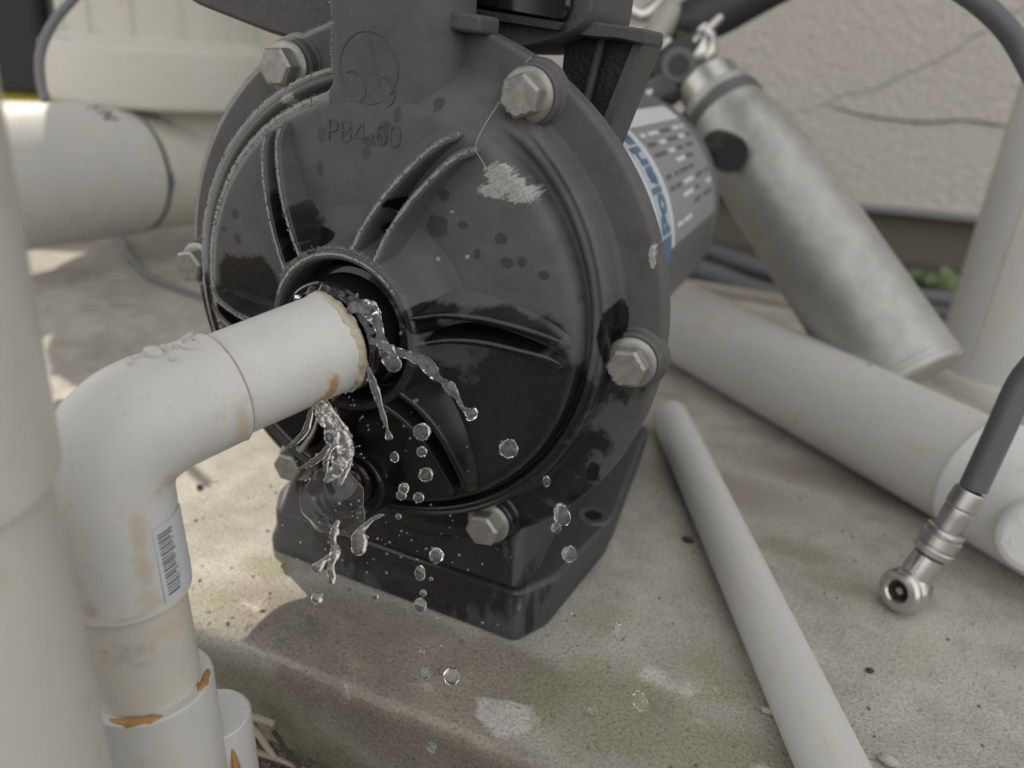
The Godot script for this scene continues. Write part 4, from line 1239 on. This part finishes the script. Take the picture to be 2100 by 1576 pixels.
func build_water() -> void:
	stream("water_jet", "thick clear water jet that arcs over from the top right of the leaking joint", [[9.5, 132.6, 46.5], [13.0, 134.2, 45], [16.6, 132.8, 44.5], [18.8, 129.4, 45], [20.6, 125.4, 46], [23.4, 121.8, 46.4], [25.0, 119.8, 46.6]], [1.1, 1.9, 2.9, 1.6, 1.1, 1.9, 2.5, 2.3], .34, 1)
	stream("water_jet", "long beaded water jet thrown out to the right beside the right-hand rib", [[17.5, 125.6, 46.5], [24.5, 123.4, 45.4], [29.2, 122.4, 44.2], [33.8, 120.7, 43.4], [37.4, 117.4, 43.4], [40.2, 116, 43.0], [43.6, 112.9, 43.0], [45.8, 110.2, 43.4], [48.4, 108.8, 43.2]], [.8, 1.4, 1.1, 1.7, 1.9, .8, 1.7, .7, .5, 1.9], .38, 2)
	stream("water_jet", "thin straight water thread at the lower right of the joint, ending in a bead", [[18.2, 118, 49.2], [21.0, 113, 50.2], [23.8, 108, 51.4], [26.2, 103.6, 52.4], [27.8, 100.4, 53.2]], [.5, 1.1, 1.1, .7, .8, .3, 1.1], .2, 3)
	var core := smooth_path(v3s([[5.2, 108.6, 57.5], [9.2, 105.4, 58], [13.2, 101.6, 58.5], [15.8, 97.2, 59.3], [16.4, 92.6, 61], [15.4, 87.6, 62.5]]), 30)
	var names := ["left strand of the twisted water pouring from the underside of the pipe end", "right strand of the twisted water pouring from the underside of the pipe end", "middle strand of the twisted water pouring from the underside of the pipe end", "thin outer strand breaking off the twisted water below the pipe end"]
	for k in 4:
		var pts := []
		for i in range(0, 31, 3):
			var a := k * 1.7 + i * 0.16
			var sp_: float = 1.0 + i * .045 + (1.6 if k == 3 else 0.0)
			var c := core[i] / MM + Vector3(cos(a), .25 * sin(a * 1.7), sin(a)) * sp_
			pts.append([c.x, c.y, c.z])
		stream("water_jet", names[k], pts, [[1.0, 1.9, 1.5, 2.2, 1.4, 2.0, .7], [.9, 1.5, 2.0, 1.3, 2.1, 1.2, .8], [1.1, 1.4, 1.2, 1.9, 1.5, 2.0, 1.0], [.3, .7, .5, .8, .4, .9, .5]][k], .45, 14 + k)
	stream("water_jet", "rippled water jet dropping from the splash at the drain to the foot", [[19.6, 77, 67], [19.3, 73, 69], [21.0, 69, 70.4], [20.8, 65.2, 72.2], [21.8, 61.6, 73.4]], [.6, 1.3, .8, 1.6, .9, 1.3, 1.1], .5, 5)
	stream("water_jet", "small side branch of water splitting off near the left end of the foot", [[20.9, 68.6, 70.4], [18.8, 66.9, 72.2], [17.3, 64.9, 73.8]], [.9, .8, 1.5], .25, 6)
	stream("water_jet", "hanging water blob on two threads, right of the splash at the drain", [[29.4, 78.4, 60], [27.2, 76.8, 62], [25.4, 73.4, 64.4], [26.0, 69.6, 66]], [.5, .6, .9, 2.3, 2.2], .25, 7)
	stream("water_jet", "curved water sheet sliding down the left ribs, upper of the two under the pipe", [[-6.6, 95.6, 43], [-6.9, 90.6, 45], [-9.0, 86.6, 47], [-12.4, 83.4, 49]], [.8, 1.1, 1.0, .3], .2, 8)
	stream("water_jet", "curved water sheet sliding down the left ribs, lower of the two under the pipe", [[2.4, 89.2, 44], [0, 83.8, 46], [-3.4, 80.4, 48], [-7.4, 77.6, 50]], [.6, 1.2, 1.0, .3], .2, 9)
	# splash membrane over the drain: a thin clear bowl
	var n := FastNoiseLite.new()
	n.seed = 8
	n.frequency = 0.9
	n.fractal_octaves = 3
	var rows := []
	for layer in 2:
		for i in 15:
			var f := i / 14.0 if layer == 0 else 1.0 - i / 14.0
			var row := PackedVector3Array()
			for j in 49:
				var a := TAU * (j % 48) / 48.0
				var dirv := Vector2(cos(a), sin(a))
				var r := 10.5 * f * (1.0 + 0.18 * n.get_noise_2dv(dirv * 0.9))
				var z := 12.0 + 5.0 * (1.0 - f * f) + 0.7 * n.get_noise_2dv(dirv * f * 1.6) - (0.5 if layer == 1 else 0.0)
				row.append(Vector3(r * cos(a) * .95, r * sin(a) * 1.15, z) * MM)
			rows.append(row)
	var sp := put(self, "water_splash", surf(rows, true, Vector3.ZERO), M.water, Vector3(6.5, 74.5, 45) * MM, Basis(Vector3.UP, .35))
	tag(sp, "clear bowl of splashing water over the drain plug below the pipe", "water splash")
	# ragged spray round the pipe end
	rng.seed = 12
	rows = []
	for layer in 2:
		for i in 7:
			var f := i / 6.0 if layer == 0 else 1.0 - i / 6.0
			var row := PackedVector3Array()
			for j in 65:
				var a := TAU * (j % 64) / 64.0
				var k := n.get_noise_2d(cos(a) * 5.0 + 7.0, sin(a) * 5.0)
				var r := lerpf(15.1, 15.9 + 3.4 * maxf(k, -.1), f) + (0.35 if layer == 1 else 0.0)
				var z := lerpf(44.5, 41.6 + 3.5 * k, f) + 0.6 * n.get_noise_3d(cos(a) * 5, sin(a) * 5, f * 2)
				row.append(Vector3(r * cos(a), r * sin(a), z) * MM)
			rows.append(row)
	var cr := put(self, "water_spray", surf(rows, true, Vector3.ZERO), M.water, Vector3(0.4, HAX * 1000 - .4, 0) * MM)
	tag(cr, "ragged clear crown of water spraying round the pipe end at the pump inlet", "water splash")
	# flying drops: x, y, z, half width, half height (mm)
	var D := [
		[39.4, 106.0, 55.4, 2.41, 2.41, "lumpy round drop on the lower rib, below the thin water thread"], [39.2, 99.3, 54.5, 1.5, 1.5, "round drop just below the lumpy drop on the lower rib"],
		[37.1, 87.9, 47.7, 2.15, 2.15, "larger clear round drop between the lower ribs"], [29.6, 94.2, 53, 1.26, 1.68, "pointed small drop left of the lower ribs, above the drain ring"],
		[37.3, 90.2, 60.8, 1.49, 1.49, "upper drop of the touching pair right of the drain"], [34.4, 85.0, 57, 1.54, 1.4, "lower drop of the touching pair right of the drain"],
		[38.6, 84.2, 54.5, 1.54, 1.54, "single drop at the right of the touching pair"], [36, 113.6, 53, .67, .67, "tiny drop beside the hub, right of the thin water thread"],
		[32.2, 75.8, 54.6, .86, 1, "tiny drop at the lower rim of the cover, right of the drain splash"], [62, 103, 46.7, 2.7, 2.7, "big glittering drop before the dark cover, left of the right-hand bolt"],
		[64, 77.2, 15.4, 1.26, 1.89, "upright oval drop before the lower right cover ring"], [70, 65.8, 14.2, 2.72, 3.99, "long tilted drop at the lower right edge of the cover"],
		[69.5, 62.3, 17.3, 1.75, 1.91, "round drop just below the long tilted drop"], [74.6, 52.6, 15.3, 2.58, 2.74, "round drop before the right wing of the foot, below its hole"],
		[44.4, 65.2, 53, 2.17, 2.45, "oval drop left of the lowest bolt, before the foot"], [39.3, 57.2, 53.3, 1.62, 2.5, "bright oval drop before the middle of the foot"],
		[45.8, 59.1, 63.1, .98, 1.12, "small drop at the foot's lower edge, upper of two"], [43.1, 51.3, 59.6, 1.88, 2.17, "drop at the foot's lower edge with the small drop above it"],
		[44.4, 58.6, 55.8, .58, .72, "tiny drop right of the bright oval drop"], [51, 51.8, 63.1, .56, .56, "tiny drop just under the foot's lower edge"],
		[81.6, 39.9, 28.1, .94, 1.09, "small drop before the slab, right of the foot's corner"], [93.8, 23.6, 9.6, 2.01, 3.69, "long upright drop over the slab, right of the foot"],
		[106.7, 9.2, 22.3, 2.43, 3.88, "long slanted drop over the mossy slab, beside the loose pipe"], [92.5, 2.0, 26, 1.6, 1.2, "flat drop lying on the mossy slab near its front edge"],
		[46.7, 27.9, 60.9, 1.49, 2.23, "left drop of the two side by side over the slab edge"], [55.8, 31.4, 62, 2.47, 2.47, "right and rounder drop of the two side by side over the slab edge"],
		[54.7, 11.1, 71, 1.31, 2.04, "lowest drop, before the slab's front face"], [58.2, 14.1, 62.9, 1.19, 1.64, "faint drop close to the slab's front edge"],
		[20.3, 58.4, 78.4, 1.65, 1.65, "round drop below the rippled water jet, left of the foot's front"], [30, 52.4, 63.3, 1.02, 1.31, "small drop at the foot's lower edge, right of the round drop"],
		[47.8, 40.6, 66.3, .86, .86, "small faint drop under the foot, above the pair over the slab edge"], [54.6, 46.4, 67.2, .56, .56, "tiny drop high right of the faint drop under the foot"]]
	for k in D.size():
		var e: Array = D[k]
		var o := put(self, "water_drop", blob_mesh(Vector3(e[3], e[4], minf(e[3], e[4])) * MM, 40 + k, 0.07 if e[3] > 1.2 else 0.03, 36), M.water, v3(e), Basis(Vector3.BACK, 0.45 if k in [11, 22, 21] else 0.1))
		tag(o, e[5], "water drop", "water drops in the air below the leak")
	# fine spray thrown up round the joint, the drain and the foot
	rng.seed = 66
	var ms := SurfaceTool.new()
	ms.begin(Mesh.PRIMITIVE_TRIANGLES)
	for k in 150:
		var r := rng.randf_range(.10, .40)
		var c := Vector3(rng.randfn(14, 9), rng.randfn(112, 9), rng.randfn(50, 4))
		if k % 3 == 1:
			c = Vector3(rng.randfn(18, 11), rng.randfn(74, 10), rng.randfn(63, 5))
		elif k % 3 == 2:
			c = Vector3(rng.randfn(36, 16), rng.randfn(72, 22), rng.randfn(56, 7))
		ms.append_from(blob_mesh(Vector3(r, r * rng.randf_range(1, 1.6), r) * MM, 700 + k, .05, 8), 0, Transform3D(Basis(), c * MM))
	tag(put(self, "fine_spray", ms.commit(), M.water), "fine spray of tiny water beads round the leaking joint and the drain", "", "", "stuff")
	# splash beads lying on the slab
	rng.seed = 21
	var st := SurfaceTool.new()
	st.begin(Mesh.PRIMITIVE_TRIANGLES)
	for k in 170:
		var r := rng.randf_range(.25, .95)
		var p := Vector3(rng.randfn(6, 34), 0, rng.randf_range(8, 52))
		if k % 3 == 0:
			p = Vector3(rng.randfn(-28, 12), 0, rng.randf_range(30, 53))
		st.append_from(blob_mesh(Vector3(r, r * .55, r) * MM, 400 + k, .2, 10), 0, Transform3D(Basis(), p * MM))
	var beads := put(self, "splash_beads", st.commit(), M.water)
	tag(beads, "tiny splash beads of water scattered on the wet slab before the foot", "", "", "stuff")

# ------------------------------------------------------------------ ground
func build_ground() -> void:
	# added unseen panel: its rear edge keeps the sun off the front plumbing
	var aw := thing("added_sun_blocker", "added unseen shade panel overhead, blocking the sun from the pipes", "added_sun_blocker", v3([-700, 0, -200]))
	put(aw, "shade_sheet", slab_block([[-700, -500], [600, -500], [600, 900], [-700, 900]], 6, 1300, 1306, 1), M.pvc_cream)
	put(aw, "shade_sheet_edge", slab_block([[-700, -500], [600, -500], [600, -460], [-700, -460]], 6, 1250, 1299, 3), M.timber)
	# slab: one sheet over the top, round the front edge and down the face
	var rows := []
	var uvs := []
	var prof := []        # [z, y, run]
	for k in 40:
		prof.append([lerpf(-533, 50.5, k / 39.0), 0.0, lerpf(-533, 50.5, k / 39.0)])
	for k in range(1, 9):
		var a := PI / 2 * k / 8.0
		prof.append([50.5 + 3.0 * sin(a), -3.0 + 3.0 * cos(a), 50.5 + 4.7 * k / 8.0])
	for k in range(1, 13):
		prof.append([53.5, -3.0 - 70.0 * k / 12.0, 55.2 + 70.0 * k / 12.0])
	var n := FastNoiseLite.new()
	n.seed = 3
	n.frequency = 0.05
	n.fractal_octaves = 4
	for p in prof:
		var row := PackedVector3Array()
		var ur := PackedVector2Array()
		for j in 261:
			var x := lerpf(-650, 650, j / 260.0)
			var edge := smooth(30, 52, p[2]) * 1.3
			var w := (n.get_noise_2d(x * .5, p[2] * .5) + .6 * n.get_noise_2d(x * 3.0, p[2] * 3.0)) * edge
			row.append(Vector3(x, p[1] + w * .5, p[0] + w * (1.0 if p[2] > 50 else 0.3)) * MM)
			ur.append(Vector2((x + 650.0) / 1300.0, (p[2] + 560.0) / 740.0))
		rows.append(row)
		uvs.append(ur)
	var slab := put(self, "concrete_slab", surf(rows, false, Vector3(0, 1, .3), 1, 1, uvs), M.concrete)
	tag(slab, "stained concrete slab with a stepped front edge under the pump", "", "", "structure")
	var so := put(self, "ground", slab_block([[-40000, -40000], [40000, -40000], [40000, 40000], [-40000, 40000]], 10, -52, -42, 1), M.soil)
	tag(so, "dark bare soil around the concrete slab", "", "", "structure")
	var bs := PackedVector3Array()
	# soil bank between slab and wall
	rows = []
	for i in 25:
		var row := PackedVector3Array()
		for j in 61:
			var x := lerpf(-1200, 1500, j / 60.0)
			var z := lerpf(-1150, -533, i / 24.0)
			row.append(Vector3(x, -14 + n.get_noise_2d(x * .6, z * .6) * 9.0 - smooth(-560, -533, z) * 4.0, z) * MM)
		rows.append(row)
	tag(put(self, "soil_bank", surf(rows, false, Vector3.UP), M.soil), "strip of dark soil between the slab and the wall", "", "", "structure")
	# twigs and stones at the foot of the slab face
	rng.seed = 9
	var tw := [[[-24, -28, 60], [-9, -32, 66], 1.5, "thick pale twig leaning on the slab face beside the pipe stub"], [[-19, -36, 64], [0, -40, 60], 1.2, "longer pale twig at the foot of the slab face"], [[-12, -38, 68], [8, -40, 66], 1.0, "short twig lying nearest the camera at the slab foot"], [[-16, -30, 58], [4, -41, 63], 0.9, "dark twig crossing the others at the slab foot"], [[-26, -24, 62], [-15, -25, 59], 1.9, "stubby pale twig end poking up by the coupling"], [[-4, -40, 60], [12, -41, 58], .8, "thin twig lying farthest right along the slab face"]]
	for e in tw:
		var m: Vector3 = (v3(e[0]) + v3(e[1])) * 0.5 + Vector3(0, .002, .001)
		tag(put(self, "twig", tube(smooth_path(PackedVector3Array([v3(e[0]), m, v3(e[1])]), 10), [e[2], e[2] * .8, e[2] * .7], 10, 1, .2, 4), M.twig if e[3].find("dark") < 0 else M.debris_dark), e[3], "twig", "twigs at the foot of the slab")
	var gs := SurfaceTool.new()
	gs.begin(Mesh.PRIMITIVE_TRIANGLES)
	for k in 420:
		var r := rng.randf_range(.25, .8)
		var p := Vector3(rng.randf_range(-140, 330), r * .3, rng.randf_range(-260, 49))
		if k % 4 == 0:
			p = Vector3(rng.randfn(-2, 24), -41.5, rng.randf_range(57, 76))
		gs.append_from(blob_mesh(Vector3(r * rng.randf_range(.7, 1.6), r * .6, r) * MM, 900 + k, .3, 6), 0, Transform3D(Basis(Vector3.UP, rng.randf() * TAU), p * MM))
	tag(put(self, "grit", gs.commit(), M.grit), "fine brown grit scattered over the concrete slab", "", "", "stuff")
	var peb := [[147, 1.2, -3, 2.4, "pale seed husk beside the loose pipe", true], [150.5, 1.4, -6, 2.6, "dark crumb beside the loose pipe, next to the seed husk", false], [185, 1.6, 1, 3.2, "tan crumb of stone near the bottom edge of the photo", true], [-120, 1.0, -20, 1.8, "dark pebble alone on the slab, left of the foot", false], [101, 0.9, -94, 2.6, "dark leaf crumb between the foot and the loose pipe", false], [180, .8, -42, 1.5, "small dark crumb on the open slab, right of the loose pipe", false]]
	for e in peb:
		tag(put(self, "pebble", blob_mesh(Vector3(e[3], e[3] * .55, e[3] * .7) * MM, int(e[0] + 500), .3, 14), M.stone_pale if e[5] else M.debris_dark, v3(e)), e[4], "pebble", "crumbs on the slab")

func _ready() -> void:
	# camera
	var cam := Camera3D.new()
	cam.name = "camera"
	add_child(cam)
	cam.transform = Transform3D(Basis(Vector3(0.91755, 0.07522, -0.39045), Vector3(-0.21809, 0.91627, -0.33599), Vector3(0.33248, 0.39344, 0.85712)).orthonormalized(), Vector3(0.13058, 0.20423, 0.22492))
	var lens := CameraAttributesPhysical.new()
	lens.frustum_focal_length = 24.33
	lens.frustum_focus_distance = 0.236
	lens.frustum_near = 0.01
	lens.frustum_far = 200.0
	lens.exposure_aperture = 7.6
	cam.attributes = lens
	cam.fov = 52.506
	cam.near = 0.01
	cam.far = 200.0
	cam.current = true
	# sky, sun, exposure
	var we := WorldEnvironment.new()
	we.name = "world"
	var env := Environment.new()
	env.background_mode = Environment.BG_SKY
	var sky := Sky.new()
	var sm := ProceduralSkyMaterial.new()
	sm.sky_top_color = Color(0.80, 0.805, 0.81)
	sm.sky_horizon_color = Color(0.90, 0.89, 0.875)
	sm.sky_curve = 0.2
	sm.ground_bottom_color = Color(0.32, 0.30, 0.27)
	sm.ground_horizon_color = Color(0.55, 0.53, 0.50)
	sm.sky_energy_multiplier = 1.0
	sky.sky_material = sm
	env.sky = sky
	env.background_energy_multiplier = 1.75
	env.tonemap_mode = Environment.TONE_MAPPER_LINEAR
	env.tonemap_exposure = 1.13
	env.sdfgi_enabled = true
	env.ssao_enabled = true
	env.ssil_enabled = true
	we.environment = env
	add_child(we)
	var sun := DirectionalLight3D.new()
	sun.name = "sun"
	sun.light_energy = 1.15
	sun.light_color = Color(1.0, 0.965, 0.90)
	sun.light_angular_distance = 0.6
	sun.shadow_enabled = true
	add_child(sun)
	sun.look_at_from_position(Vector3.ZERO, Vector3(0.6, -1.0, 0.6), Vector3.UP)

	materials()
	pvc("pvc_white", 91, Color(.76, .755, .74), [], 256, 256, 0.1)
	build_ground()
	build_background()
	build_pump()
	build_inlet_pipe()
	build_other_pipes()
	build_filter()
	build_right_tools()
	build_water()
